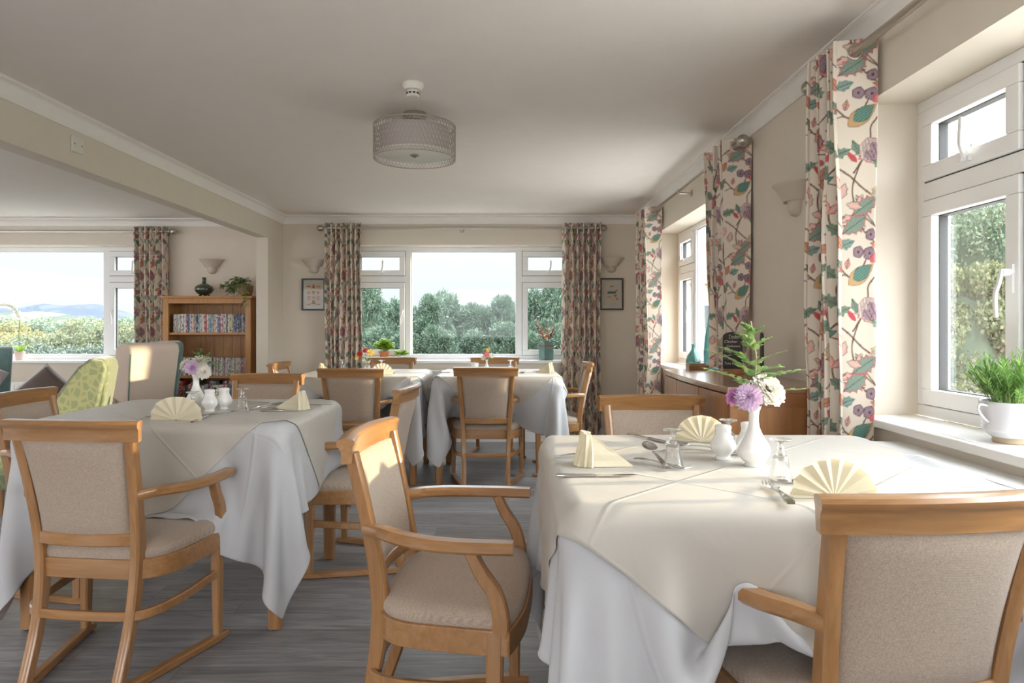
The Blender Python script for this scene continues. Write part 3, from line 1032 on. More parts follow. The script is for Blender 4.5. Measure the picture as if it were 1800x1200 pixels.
    d, u, v = leafshape(bx, by, .125, .060, R(38), 0, 0); put(sm(d), BRN); put(sm(d + .0018), (.62, .40, .20))
    d, u, v = leafshape(bx + .020, by + .018, .088, .050, R(38), 0, 0); put(sm(d), DGR); put(sm(d + .0018), (.16, .32, .27))
    put(np.where((d < -.002) & (np.abs((v * 6) % 1 - .5) < .14), .9, 0), DGR)
    lf(.86, 178, .045, .032, 40, (.60, .16, .18), RED, 0, 0, None, .003)
    # --- neighbouring columns
    stroke([(.20, -.02), (.18, .08), (.24, .16), (.22, .26), (.28, .34), (.26, .44), (.21, .50), (.20, .58)], .007)
    stroke([(.42, -.02), (.40, .08), (.44, .18), (.41, .28), (.38, .36), (.42, .46), (.42, .58)], .006)
    stroke([(.24, .16), (.32, .20), (.41, .20)], .0045); stroke([(.28, .34), (.34, .32), (.38, .36)], .0045); stroke([(.26, .44), (.33, .47), (.38, .52)], .0045)
    stroke([(.18, .08), (.28, .06), (.36, .10)], .0045); stroke([(.42, .46), (.46, .50), (.49, .52)], .004)
    for (a_, b_, L, W, g) in ((.20, .10, .085, .060, 150), (.23, .20, .090, .060, 160), (.22, .30, .085, .058, 140), (.26, .46, .080, .055, 150), (.41, .30, .085, .055, 50), (.44, .16, .080, .050, 20), (.36, .42, .07, .05, 120)):
        leaf(a_, b_, L, W, R(g), (.30, .38, .29), GRN, 4, .38, DGR, .003)
    leaf(.31, .20, .120, .105, R(85), (.46, .10, .10), PLM, 6, .10, (.74, .52, .44), .0045); leaf(.31, .215, .090, .055, R(85), LPL, PLM, 0, 0, PLM, .003)
    leaf(.37, .50, .115, .100, R(80), (.46, .10, .10), PLM, 6, .10, (.74, .52, .44), .0045); leaf(.37, .515, .085, .050, R(80), LPL, PLM, 0, 0, PLM, .003)
    for (a_, b_, g) in ((.34, .10, 10), (.34, .10, 60), (.34, .10, -40), (.29, .38, 20), (.29, .38, 75), (.19, .40, 160), (.44, .40, 60)):
        leaf(a_, b_, .066, .034, R(g), (.66, .36, .22), (.40, .12, .10), 0, 0, (.40, .12, .10), .0035)
    for (a_, b_, g) in ((.30, .05, -60), (.30, .05, -120), (.44, .04, 70), (.20, .54, 40), (.20, .54, 100), (.40, .24, 200)):
        leaf(a_, b_, .058, .034, R(g), LPK, RED, 3, .22, (.84, .60, .52), .003)
    for (a_, b_) in ((.17, .17), (.27, .29), (.30, .43), (.44, .33), (.24, .02), (.39, .02), (.35, .17)):
        flower(a_, b_, .013, (.60, .20, .18), RED)
    for (a_, b_, g) in ((.28, .34, 200), (.41, .28, 160), (.42, .46, 130), (.18, .08, 30)):
        leaf(a_, b_, .045, .022, R(g), TEAL, DGR)
    return img
TILE = make_tile()
def tile_sample(u, v, blur):
    img = TILE
    k = max(1, int(round(blur / 0.0016)))
    if k > 1:     # box blur, periodic
        a = np.zeros_like(img)
        for i in range(k):
            a += np.roll(img, i - k // 2, 0)
        a /= k; b = np.zeros_like(img)
        for i in range(k):
            b += np.roll(a, i - k // 2, 1)
        img = b / k
    ny, nx = img.shape[:2]
    fu = (u / TW % 1.0) * nx; fv = (v / TH % 1.0) * ny
    return img[fv.astype(int) % ny, fu.astype(int) % nx]
def curtain_mat():
    m, nt, b = new_mat('crewel_curtain')
    at = nt.nodes.new('ShaderNodeAttribute'); at.attribute_name = 'Col'
    nt.links.new(at.outputs['Color'], b.inputs['Base Color'])
    b.inputs['Roughness'].default_value = 0.85
    b.inputs['Specular IOR Level'].default_value = 0.25
    b.inputs['Sheen Weight'].default_value = 0.1
    t = nt.nodes.new('ShaderNodeTexCoord'); nz = nt.nodes.new('ShaderNodeTexNoise'); nz.inputs['Scale'].default_value = 400
    nt.links.new(t.outputs['Object'], nz.inputs['Vector'])
    bp = nt.nodes.new('ShaderNodeBump'); bp.inputs['Strength'].default_value = .2; bp.inputs['Distance'].default_value = .001
    nt.links.new(nz.outputs[0], bp.inputs['Height']); nt.links.new(bp.outputs[0], b.inputs['Normal'])
    tr = nt.nodes.new('ShaderNodeBsdfTranslucent'); nt.links.new(at.outputs['Color'], tr.inputs[0])
    ms = nt.nodes.new('ShaderNodeMixShader'); ms.inputs[0].default_value = 0.10
    nt.links.new(b.outputs[0], ms.inputs[1]); nt.links.new(tr.outputs[0], ms.inputs[2])
    nt.links.new(ms.outputs[0], nt.nodes['Material Output'].inputs[0])
    return m
M_CURT = curtain_mat()
RODZ = 2.20
def curtain(label, p0, along, perp, L, nf, amp, zt, zb, res, u0=0.0, v0=0.0, seed=0, flat_end=0.0, phase=0.0):
    """p0: start point on the rod (x,y); along, perp unit vectors in plan; nf folds over length L"""
    rnd = random.Random(seed)
    t_ = np.linspace(0, 1, 4001)
    # uneven spacing of the folds
    w = t_.copy()
    for k in range(1, 4):
        w += rnd.uniform(-.022, .022) * np.sin(2 * PI * k * t_)
    ph = 2 * PI * nf * w + phase
    am = amp * (1 + .12 * np.sin(5.1 * t_ + seed) + .08 * np.sin(13 * t_ + seed))
    a = L * t_ + .010 * np.sin(2 * ph)
    p = am * np.tanh(1.6 * np.sin(ph)) / math.tanh(1.6)
    if flat_end:      # first breadth lies broad and almost flat
        pass
    s = np.concatenate([[0], np.cumsum(np.hypot(np.diff(a), np.diff(p)))])
    n = int(s[-1] / res); m = int((zt - zb) / res)
    ss = np.linspace(0, s[-1], n + 1)
    A = np.interp(ss, s, a); Pp = np.interp(ss, s, p); PH = np.interp(ss, s, ph); TT = np.interp(ss, s, t_)
    zz = np.linspace(zt, zb, m + 1)
    S, Z = np.meshgrid(ss, zz)
    f = (zt - Z) / (zt - zb)
    dp = (.010 * np.sin(3.0 * Z + TT[None, :] * 9 + seed) + .006 * np.sin(7 * Z + seed * 2 + TT[None, :] * 17)) * np.minimum(1, f * 4)
    da = .010 * np.sin(2.2 * Z + TT[None, :] * 6 + seed * 1.7) * np.minimum(1, f * 3)
    PX = Pp[None, :] * (1 - .10 * f + .12 * np.sin(2.5 * Z + PH[None, :] * .5)) + dp
    AX = A[None, :] + da
    x = p0[0] + along[0] * AX + perp[0] * PX
    y = p0[1] + along[1] * AX + perp[1] * PX
    V = np.stack([x, y, Z], -1).reshape(-1, 3)
    col = tile_sample((u0 - S).ravel(), (Z + v0).ravel(), res * .9)
    i = np.arange(m)[:, None] * (n + 1) + np.arange(n)[None, :]
    F = np.stack([i, i + 1, i + n + 2, i + n + 1], -1).reshape(-1, 4)
    t = thing('curtain', label, 'curtain', (p0[0], p0[1], 0), 0, 'floral crewel curtains at the windows')
    V[:, 0] -= p0[0]; V[:, 1] -= p0[1]
    o = obj_arrays('curtain_cloth', V, F, M_CURT, t, col=col)
    sd = o.modifiers.new('thick', 'SOLIDIFY'); sd.thickness = .0016; sd.offset = 0
    # eyelets where the cloth crosses the rod
    cr = [k for k in range(n) if Pp[k] * Pp[k + 1] <= 0]
    for k in cr:
        tx = along[0] * (A[k + 1] - A[k]) + perp[0] * (Pp[k + 1] - Pp[k]); ty = along[1] * (A[k + 1] - A[k]) + perp[1] * (Pp[k + 1] - Pp[k])
        nrm = Vector((-ty, tx, 0)).normalized()
        # the ring lies in the cloth, its axis along the rod
        bm = bmesh.new()
        q = nrm.to_track_quat('Z', 'Y').to_matrix().to_4x4()
        lathe(bm, [(.019, -.003), (.026, -.003), (.029, 0), (.026, .003), (.019, .003), (.018, 0), (.019, -.003)], 24)
        bmesh.ops.transform(bm, matrix=Matrix.Translation((along[0] * A[k], along[1] * A[k], RODZ)) @ q, verts=bm.verts)
        obj('eyelet', bm, M_NICKEL, t, smooth=True)
    return t
XRC = XR - .095     # curtain rod beside the right wall
YRC = YB - .085
curtain('floral curtain nearest the camera, beside the right window', (XRC, 2.475), (0, 1), (1, 0), .275, 4.0, .074, 2.247, .03, .0030, u0=.151, v0=.08, seed=3, phase=1.25)
curtain('floral curtain behind the chalkboard on the right wall', (XRC, 3.80), (0, 1), (1, 0), .37, 5.0, .072, 2.247, .952, .0045, u0=.151, v0=.08, seed=8, phase=1.25)
curtain('floral curtain in the far right corner of the dining room', (XRC, 5.97), (0, 1), (1, 0), .42, 5.5, .070, 2.247, .03, .006, u0=.151, v0=.08, seed=9, phase=1.25)
xa = (572 - 895) / 1200 * YRC
curtain('floral curtain left of the back window, next to the cake print', (xa + .01, YRC), (1, 0), (0, 1), .375, 7.0, .045, 2.262, .03, .006, seed=4, u0=.1, phase=-1.2)
xa = (987 - 895) / 1200 * YRC
curtain('floral curtain right of the back window, behind the end chair', (xa + .01, YRC), (1, 0), (0, 1), .385, 6.5, .05, 2.262, .03, .006, seed=5, u0=.2, phase=1.0)
xa = (233 - 895) / 1200 * YRC
curtain('floral curtain in the lounge, left of the bookcase', (xa + .01, YRC), (1, 0), (0, 1), .345, 6.5, .045, 2.225, .03, .006, seed=6, u0=.3, phase=.3)

def rod(label, a, b, z, brackets, wall, ends):
    t = thing('curtain_rod', label, 'curtain rod', (a[0], a[1], z))
    d = Vector((b[0] - a[0], b[1] - a[1], 0))
    bm = bmesh.new(); tube(bm, [(0, 0, 0), d], .0145, 20)
    obj('pole', bm, M_NICKEL, t, auto=40)
    dn = d.normalized()
    for s, on in ((0, ends[0]), (1, ends[1])):
        if not on:
            continue
        c = d * s + dn * (.045 if s else -.045)
        q = dn.to_track_quat('Z', 'Y').to_matrix().to_4x4()
        bm = bmesh.new()
        lathe(bm, [(0, -.034), (.014, -.032), (.026, -.023), (.033, -.008), (.033, .008), (.026, .023), (.015, .031), (.012, .036), (.018, .040), (.018, .045), (.0, .045)], 28)
        if s == 1:
            bmesh.ops.rotate(bm, verts=bm.verts, matrix=Matrix.Rotation(PI, 3, 'X'))
        bmesh.ops.transform(bm, matrix=Matrix.Translation(c) @ q, verts=bm.verts)
        obj('finial', bm, M_NICKEL, t, smooth=True)
    for k in brackets:
        c = d * k
        w = Vector(wall)
        bm = bmesh.new()
        tube(bm, [c + Vector((0, 0, -.016)) , c + w + Vector((0, 0, -.016))], .007, 10)
        bmesh.ops.create_cone(bm, cap_ends=True, segments=20, radius1=.024, radius2=.024, depth=.006,
                              matrix=Matrix.Translation(c + w - w.normalized() * .0035 + Vector((0, 0, -.016))) @ w.to_track_quat('Z', 'Y').to_matrix().to_4x4())
        tube(bm, [c - dn * .008 + Vector((0, 0, -.001)), c + dn * .008 + Vector((0, 0, -.001))], .0185, 16)
        obj('bracket', bm, M_NICKEL, t, auto=40)
    return t
rod('brushed metal curtain pole over the near right window', (XRC, -.05), (XRC, 2.83), RODZ, (.02, .5, .98), (XR - XRC, 0, 0), (1, 1))
rod('brushed metal curtain pole over the far right window, beyond the chalkboard', (XRC, 3.74), (XRC, 6.42), RODZ, (.05, .5, .95), (XR - XRC, 0, 0), (1, 1))
rod('brushed metal curtain pole over the back window', ((570 - 895) / 1200 * YRC, YRC), ((1053 - 895) / 1200 * YRC, YRC), 2.21, (.015, .5, .985), (0, YB - YRC, 0), (1, 1))
rod('brushed metal curtain pole over the lounge window', (-7.2, YRC), ((297 - 895) / 1200 * YRC, YRC), 2.175, (.05, .5, .985), (0, YB - YRC, 0), (1, 1))
# ================================================================== DINING CHAIRS
def chair(label, x, y, deg, group='wooden dining armchairs round the tables'):
    """local: faces +y; top rail over the origin"""
    t = thing('dining_chair', label, 'chair', (x, y, 0), R(deg), group)
    for s in (-1, 1):      # back legs run up into the back posts
        bm = bmesh.new()
        path = bez([(s * .162, -.015, .022), (s * .165, .045, .20), (s * .170, .073, .37), (s * .176, .070, .50), (s * .187, .036, .69), (s * .197, .000, .850)], 6)
        n = len(path)
        sc = [(1, .78 + .30 * math.exp(-((p.z - .42) / .16) ** 2)) for p in path]
        sweep(bm, path, section_rect(.034, .046, .18), up=(0, 1, 0), scales=sc)
        obj('leg', bm, M_BEECH, t, auto=40)
    for s in (-1, 1):
        bm = bmesh.new()
        path = bez([(s * .270, .405, .022), (s * .268, .405, .20), (s * .265, .405, .405)], 5)
        sc = [.72 + .36 * (p.z / .4) for p in path]
        sweep(bm, path, section_rect(.036, .044, .18), up=(0, 1, 0), scales=sc)
        obj('leg', bm, M_BEECH, t, auto=40)
        bm = bmesh.new()      # sawn curved post that carries the arm
        path = bez([(s * .266, .412, .38), (s * .271, .422, .44), (s * .277, .408, .51), (s * .283, .370, .57), (s * .286, .345, .622)], 6)
        sweep(bm, path, section_rect(.030, .046, .18), up=(0, 1, 0), scales=[(1, 1.05 - .015 * k) for k in range(len(path))])
        obj('arm_support', bm, M_BEECH, t, auto=40)
        bm = bmesh.new()
        path = bez([(s * .188, .040, .640), (s * .222, .095, .643), (s * .262, .165, .640), (s * .286, .255, .636), (s * .292, .36, .635), (s * .289, .455, .635)], 6)
        sweep(bm, path, section_rect(.048, .032, .25), up=(0, 0, 1), scales=[(.72 + .28 * min(1, k / 12), 1) for k in range(len(path))])
        obj('armrest', bm, M_BEECHY, t, auto=40)
        bm = bmesh.new()      # floor runner
        path = [(s * .158, -.045, .012), (s * .165, -.01, .0155), (s * .215, .18, .0155), (s * .270, .40, .0155), (s * .277, .450, .015)]
        sweep(bm, path, section_rect(.036, .028, .2), up=(0, 0, 1), scales=[(.9, .7), (1, 1), (1, 1), (1, 1), (.9, .75)])
        obj('runner', bm, M_BEECHY, t, auto=40)
    # one bent stretcher from front leg round the back to the other front leg
    bm = bmesh.new()
    half = [(.268, .395, .262), (.262, .30, .255), (.248, .18, .248), (.222, .095, .243), (.178, .052, .240), (.10, .040, .239), (0, .038, .239)]
    full = half + [(-a, b, c) for a, b, c in half[-2::-1]]
    sweep(bm, bez(full, 5), section_rect(.020, .032, .22), up=(0, 0, 1))
    obj('stretcher', bm, M_BEECHX, t, auto=40)
    # seat frame outline
    o_ = bez([(0, .478, 0), (.14, .474, 0), (.262, .450, 0), (.283, .425, 0), (.276, .30, 0), (.262, .18, 0), (.238, .12, 0), (.205, .088, 0), (.160, .066, 0), (.08, .062, 0), (0, .062, 0)], 5)
    outl = [(p.x, p.y) for p in o_] + [(-p.x, p.y) for p in o_[-2:0:-1]]
    bm = bmesh.new(); prism(bm, outl[::-1], .352, .418)
    obj('seat_frame', bm, M_BEECHX, t, bevel=.004)
    bm = bmesh.new(); rings = []
    cx, cy = 0, .27
    for f, z in ((.955, .416), (.968, .428), (.965, .442), (.935, .456), (.86, .465), (.70, .4715), (.45, .476), (.2, .478)):
        rings.append([bm.verts.new((cx + (a - cx) * f, cy + (b - cy) * f, z)) for a, b in outl])
    n = len(outl)
    for i in range(len(rings) - 1):
        for k in range(n):
            bm.faces.new((rings[i][k], rings[i][(k + 1) % n], rings[i + 1][(k + 1) % n], rings[i + 1][k]))
    bm.faces.new(rings[0][::-1]); bm.faces.new(rings[-1])
    obj('seat', bm, M_SEAT, t, auto=55)
    # top rail: curved in plan, thick rolled lip along the upper edge
    sec = [(-.014, -.034), (-.016, .012), (-.021, .020), (-.021, .028), (-.014, .033), (.008, .034), (.022, .032), (.028, .024), (.026, .014), (.019, .008), (.015, .001), (.014, -.034)]
    bm = bmesh.new()
    path = [(.233 * u, -.002 - .030 * (1 - u * u), .860 + .003 * (1 - u * u)) for u in [k / 12 - 1 for k in range(25)]]
    sweep(bm, path, sec, up=(0, 0, 1))
    obj('top_rail', bm, M_BEECHX, t, auto=40)
    # lower back rail
    bm = bmesh.new()
    path = [(.168 * u, .062 - .022 * (1 - u * u), .490) for u in [k / 8 - 1 for k in range(17)]]
    sweep(bm, path, section_rect(.022, .042, .15), up=(0, 0, 1))
    obj('back_rail', bm, M_BEECHX, t, auto=40)
    # upholstered back pad
    bm = bmesh.new()
    NX, NZ = 14, 12
    grids = []
    for side in (-1, 1):
        g = []
        for j in range(NZ + 1):
            v = j / NZ; z = .510 + v * .320
            hw = .1600 + .0200 * v
            yb = .066 - .068 * v ** 1.4
            row = []
            for i in range(NX + 1):
                u = i / NX * 2 - 1
                ed = (1 - abs(u) ** 8) * (1 - abs(2 * v - 1) ** 8)
                row.append(bm.verts.new((u * hw, yb - .026 * (1 - u * u) + side * (.008 + .012 * ed ** .5), z)))
            g.append(row)
        grids.append(g)
    a, b = grids
    for j in range(NZ):
        for i in range(NX):
            bm.faces.new((a[j][i], a[j][i + 1], a[j + 1][i + 1], a[j + 1][i]))
            bm.faces.new((b[j][i], b[j + 1][i], b[j + 1][i + 1], b[j][i + 1]))
    for j in range(NZ):
        bm.faces.new((a[j][0], a[j + 1][0], b[j + 1][0], b[j][0])); bm.faces.new((a[j][NX], b[j][NX], b[j + 1][NX], a[j + 1][NX]))
    for i in range(NX):
        bm.faces.new((a[0][i], b[0][i], b[0][i + 1], a[0][i + 1])); bm.faces.new((a[NZ][i], a[NZ][i + 1], b[NZ][i + 1], b[NZ][i]))
    obj('backrest', bm, M_SEAT, t, auto=60)
    return t
# (label, x, y, heading of the front measured from +y, counter-clockwise degrees)
CH = [
 ('wooden armchair seen from behind at the near left table, fully in view on its runners', -1.42, 2.225, -6),
 ('wooden armchair at the left end of the near left table, cut by the photo edge', -2.275, 3.20, -88),
 ('wooden armchair on the far side of the near left table, in front of the bookcase', -1.535, 4.32, 178),
 ('wooden armchair at the right end of the near left table, its back turned edge-on', -.525, 3.48, 86),
 ('wooden armchair in the middle foreground, side-on with sunlit backrest, facing the near right table', -.412, 2.07, -96),
 ('large close-up wooden armchair back at the bottom right corner', .79, 1.262, 6),
 ('wooden armchair on the far side of the near right table, in front of the sideboard', .624, 2.985, 180),
 ('wooden armchair seen square from behind at the back table, middle of the room', -.172, 5.03, 0),
 ('wooden armchair seen from behind at the back left table, seat hidden by the nearer table', -1.135, 4.90, 0),
 ('small sunlit wooden armchair at the left end of the back tables', -1.90, 5.66, -90),
 ('wooden armchair against the back wall, behind the red and yellow flowers', -1.13, 6.57, 180),
 ('wooden armchair against the back wall, behind the pink flowers', -.14, 6.60, 180),
 ('wooden armchair at the right end of the back tables, beside the curtain', .645, 5.68, 88),
]
proto = None
CHAIRS = []
for lab, x, y, dg in CH:
    if proto is None:
        proto = chair(lab, x, y, dg); CHAIRS.append(proto)
    else:
        CHAIRS.append(dup(proto, lab, (x, y, 0), R(dg)))

# ================================================================== TABLES AND CLOTHS
TAB = [  # x0, x1, y0, y1, label of table, label of cloth, label of topper
 (.110, 1.222, 1.425, 2.410, 'near right'),
 (-1.955, -.870, 2.650, 3.570, 'near left'),
 (-1.665, -.668, 5.080, 6.020, 'back left'),
 (-.582, .405, 5.080, 6.020, 'back right'),
]
def table(x0, x1, y0, y1, nm):
    cx, cy, w, d = (x0 + x1) / 2, (y0 + y1) / 2, x1 - x0, y1 - y0
    t = thing('dining_table', 'square wooden dining table under the white cloth, %s of the room' % nm, 'table', (cx, cy, 0), 0, 'cloth-covered dining tables')
    hx, hy, rc = w / 2 - .016, d / 2 - .016, .045
    bm = bmesh.new(); prism(bm, [(sx * (hx - rc) + rc * math.cos(a0 + q * PI / 10), sy * (hy - rc) + rc * math.sin(a0 + q * PI / 10)) for sx, sy, a0 in ((1, 1, 0), (-1, 1, PI / 2), (-1, -1, PI), (1, -1, PI * 1.5)) for q in range(6)], .772, .797)
    obj('tabletop', bm, M_BEECHX, t, bevel=.006)
    bm = bmesh.new(); ring_frame_xy(bm, w / 2 - .07, d / 2 - .07, .022, .70, .7715)
    obj('apron', bm, M_BEECH, t)
    for sx in (-1, 1):
        for sy in (-1, 1):
            bm = bmesh.new(); lx, ly = sx * (w / 2 - .055), sy * (d / 2 - .055)
            sweep(bm, [(lx, ly, 0.006), (lx, ly, .3), (lx, ly, .7715)], section_rect(.058, .058, .16), up=(0, 1, 0), scales=[.86, .97, 1])
            lg = obj('leg', bm, M_BEECH, t, auto=40)
            bm = bmesh.new(); lathe(bm, [(0, 0), (.018, 0), (.018, .008), (0, .008)], 16, c=(lx, ly, 0))
            obj('foot_glide', bm, M_BLACK, lg)
    return t
def ring_frame_xy(bm, hx, hy, w, z0, z1):
    box(bm, -hx, hx, -hy, -hy + w, z0, z1); box(bm, -hx, hx, hy - w, hy, z0, z1)
    box(bm, -hx, -hx + w, -hy + w, hy - w, z0, z1); box(bm, hx - w, hx, -hy + w, hy - w, z0, z1)

def chair_cols(idx, arms=True):
    """capsules (a, b, r) of the chair's arms, posts and seat edge in world coordinates"""
    out = []
    x, y, dg = CH[idx][1], CH[idx][2], R(CH[idx][3])
    def W(p):
        return (x + p[0] * math.cos(dg) - p[1] * math.sin(dg), y + p[0] * math.sin(dg) + p[1] * math.cos(dg), p[2])
    for s in (-1, 1) if arms else ():
        out.append((W((s * .19, .04, .638)), W((s * .282, .275, .634)), .028))
        out.append((W((s * .282, .275, .634)), W((s * .288, .450, .633)), .030))
        out.append((W((s * .286, .36, .60)), W((s * .271, .42, .45)), .026))
        out.append((W((s * .268, .41, .42)), W((s * .268, .41, .1)), .024))
    for u in (-.18, -.06, .06, .18):
        out.append((W((u, .12, .435)), W((u, .42, .435)), .050))
    out.append((W((-.24, .43, .435)), W((.24, .43, .435)), .050))
    return out

def drape(cx, cy, w, d, size, rot, caps, n, seed, walls=(), steps=230, backs=(), hook=None):
    """settle a square cloth over a rounded table top by position based dynamics"""
    rs = np.random.RandomState(seed)
    h = size / (n - 1)
    g = np.linspace(-size / 2, size / 2, n)
    U, V = np.meshgrid(g, g)
    c, s = math.cos(rot), math.sin(rot)
    P = np.stack([U * c - V * s, U * s + V * c, np.full_like(U, ZT + .004)], -1)
    P[..., 2] += rs.normal(0, .0012, U.shape)
    ovx = np.maximum(np.abs(P[..., 0]) - w / 2, 0); ovy = np.maximum(np.abs(P[..., 1]) - d / 2, 0)
    P[..., 2] -= .25 * np.hypot(ovx, ovy)
    for axis, sgn, lim in walls:      # the side against a neighbour starts off hanging straight down
        if lim > 1:
            continue
        e_ = (w / 2 + .010) * (-sgn)
        ov = np.maximum((P[..., 0] - e_) * (-sgn), 0)
        P[..., 2] -= ov * .97
        P[..., 0] = np.where(ov > 0, e_ + (-sgn) * .004, P[..., 0])
    pin = (np.abs(P[..., 0]) < w / 2 - .02) & (np.abs(P[..., 1]) < d / 2 - .02)
    if hook:      # part of the front hem rests on the arm of the chair
        hi = int(round(((hook[0] - cx) / size + .5) * (n - 1)))
        for di in range(-2, 3):
            pin[0, hi + di] = True
    PIN = P[pin].copy(); PIN[:, 2] = ZT
    if hook:
        hk = np.zeros_like(pin); hk[0, hi - 2:hi + 3] = True
        sel = hk[pin]; START = P[pin][sel].copy()
        END = np.stack([hook[0] - cx + np.linspace(-.028, .028, 5), np.full(5, hook[1] - cy), hook[2] - np.abs(np.linspace(-.012, .012, 5))], -1)
    Q = P.copy()
    b = np.array([w / 2, d / 2, .05]); cz = ZT - .05; r = .016
    def collide(P):
        q = np.abs(np.stack([P[..., 0], P[..., 1], P[..., 2] - cz], -1)) - b + r
        qm = np.maximum(q, 0); L = np.linalg.norm(qm, axis=-1)
        dist = L + np.minimum(q.max(-1), 0) - r
        dist = dist - .004
        inside = dist < 0.0
        sg = np.sign(np.stack([P[..., 0], P[..., 1], P[..., 2] - cz], -1))
        deep = L < 1e-9
        gr = qm / np.maximum(L, 1e-9)[..., None]
        ax = q.argmax(-1)
        gd = np.eye(3)[ax]
        gr = np.where(deep[..., None], gd, gr) * sg
        P += np.where(inside[..., None], gr * (-dist)[..., None], 0)
        for a, bb, rr in caps:
            a = np.array(a) - (cx, cy, 0); bb = np.array(bb) - (cx, cy, 0)
            v = bb - a
            t_ = np.clip(((P - a) @ v) / (v @ v), 0, 1)
            cl = a + t_[..., None] * v
            dd = P - cl; L2 = np.linalg.norm(dd, axis=-1)
            m_ = (L2 < rr)
            if m_.any():
                P += np.where(m_[..., None], dd / np.maximum(L2, 1e-6)[..., None] * (rr - L2)[..., None], 0)
        for axis, sgn, lim in walls:      # keep on one side of a plane
            k = P[..., axis] + (cx, cy)[axis]
            if sgn > 0:
                P[..., axis] += np.maximum(lim - k, 0)
            else:
                P[..., axis] -= np.maximum(k - lim, 0)
        for x_, y_, a_ in backs:      # stay in front of the chair's back
            ca, sa = math.cos(a_), math.sin(a_)
            gx_, gy_ = P[..., 0] + cx - x_, P[..., 1] + cy - y_
            lx, ly = gx_ * ca + gy_ * sa, -gx_ * sa + gy_ * ca
            vz_ = np.clip((P[..., 2] - .5) / .33, 0, 1)
            lim = .066 - .068 * vz_ ** 1.4 + .034
            m_ = (np.abs(lx) < .27) & (P[..., 2] < .88) & (ly < lim) & (ly > lim - .3)
            mv = np.where(m_, lim - ly, 0)
            P[..., 0] += -sa * mv; P[..., 1] += ca * mv
        P[..., 2] = np.maximum(P[..., 2], .006)
    def con(P, A, B, L0, k):
        dlt = B - A
        L = np.linalg.norm(dlt, axis=-1, keepdims=True)
        corr = dlt * (k * .5 * (L - L0) / np.maximum(L, 1e-9))
        A += corr; B -= corr
    dt = .02
    for st in range(steps):
        if hook:
            f_ = min(1, st / 60); PIN[sel] = START * (1 - f_) + END * f_
        Vv = (P - Q) * .965
        top = (np.abs(P[..., 0]) < w / 2 - .01) & (np.abs(P[..., 1]) < d / 2 - .01)
        Vv[top] *= .3
        Q = P.copy()
        P = P + Vv; P[..., 2] -= 9.8 * dt * dt * .5
        if st < 60:
            P += rs.normal(0, .0006, P.shape) * (~top)[..., None]
        for it in range(9):
            for o_ in (0, 1):
                A = P[:, o_:-1:2]; B = P[:, o_ + 1::2]; m_ = min(A.shape[1], B.shape[1]); con(P, A[:, :m_], B[:, :m_], h, 1)
                A = P[o_:-1:2]; B = P[o_ + 1::2]; m_ = min(A.shape[0], B.shape[0]); con(P, A[:m_], B[:m_], h, 1)
            # shear
            for o_ in (0, 1):
                A = P[o_:-1:2, :-1]; B = P[o_ + 1::2, 1:]; m_ = min(A.shape[0], B.shape[0]); con(P, A[:m_], B[:m_], h * 1.41421, .30)
                A = P[o_:-1:2, 1:]; B = P[o_ + 1::2, :-1]; m_ = min(A.shape[0], B.shape[0]); con(P, A[:m_], B[:m_], h * 1.41421, .30)
            # bending
            k3 = 3
            for o_ in (0, 1, 2, 3, 4, 5):
                if it % 3 == o_ % 3:
                    A = P[:, o_:-k3:6]; B = P[:, o_ + k3::6]; m_ = min(A.shape[1], B.shape[1]); con(P, A[:, :m_], B[:, :m_], h * k3, .10)
                    A = P[o_:-k3:6]; B = P[o_ + k3::6]; m_ = min(A.shape[0], B.shape[0]); con(P, A[:m_], B[:m_], h * k3, .10)
            P[pin] = PIN
            if it % 2 == 0:
                collide(P)
    for k in range(3):      # gentle smoothing, then collide again
        S = P.copy()
        S[1:-1, 1:-1] = (P[:-2, 1:-1] + P[2:, 1:-1] + P[1:-1, :-2] + P[1:-1, 2:]) / 4
        P = P * .45 + S * .55
        collide(P)
    return P
def grid_faces(n):
    i = np.arange(n - 1)[:, None] * n + np.arange(n - 1)[None, :]
    return np.stack([i, i + 1, i + n + 1, i + n], -1).reshape(-1, 4)
def grid_normals(P):
    du = np.gradient(P, axis=1); dv = np.gradient(P, axis=0)
    N = np.cross(du, dv); N /= np.maximum(np.linalg.norm(N, axis=-1, keepdims=True), 1e-9)
    return N
def bilin(G, fu, fv):
    n = G.shape[0]
    fu = np.clip(fu, 0, n - 1.0001); fv = np.clip(fv, 0, n - 1.0001)
    i = fu.astype(int); j = fv.astype(int); a = (fu - i)[..., None]; b = (fv - j)[..., None]
    return G[j, i] * (1 - a) * (1 - b) + G[j, i + 1] * a * (1 - b) + G[j + 1, i] * (1 - a) * b + G[j + 1, i + 1] * a * b
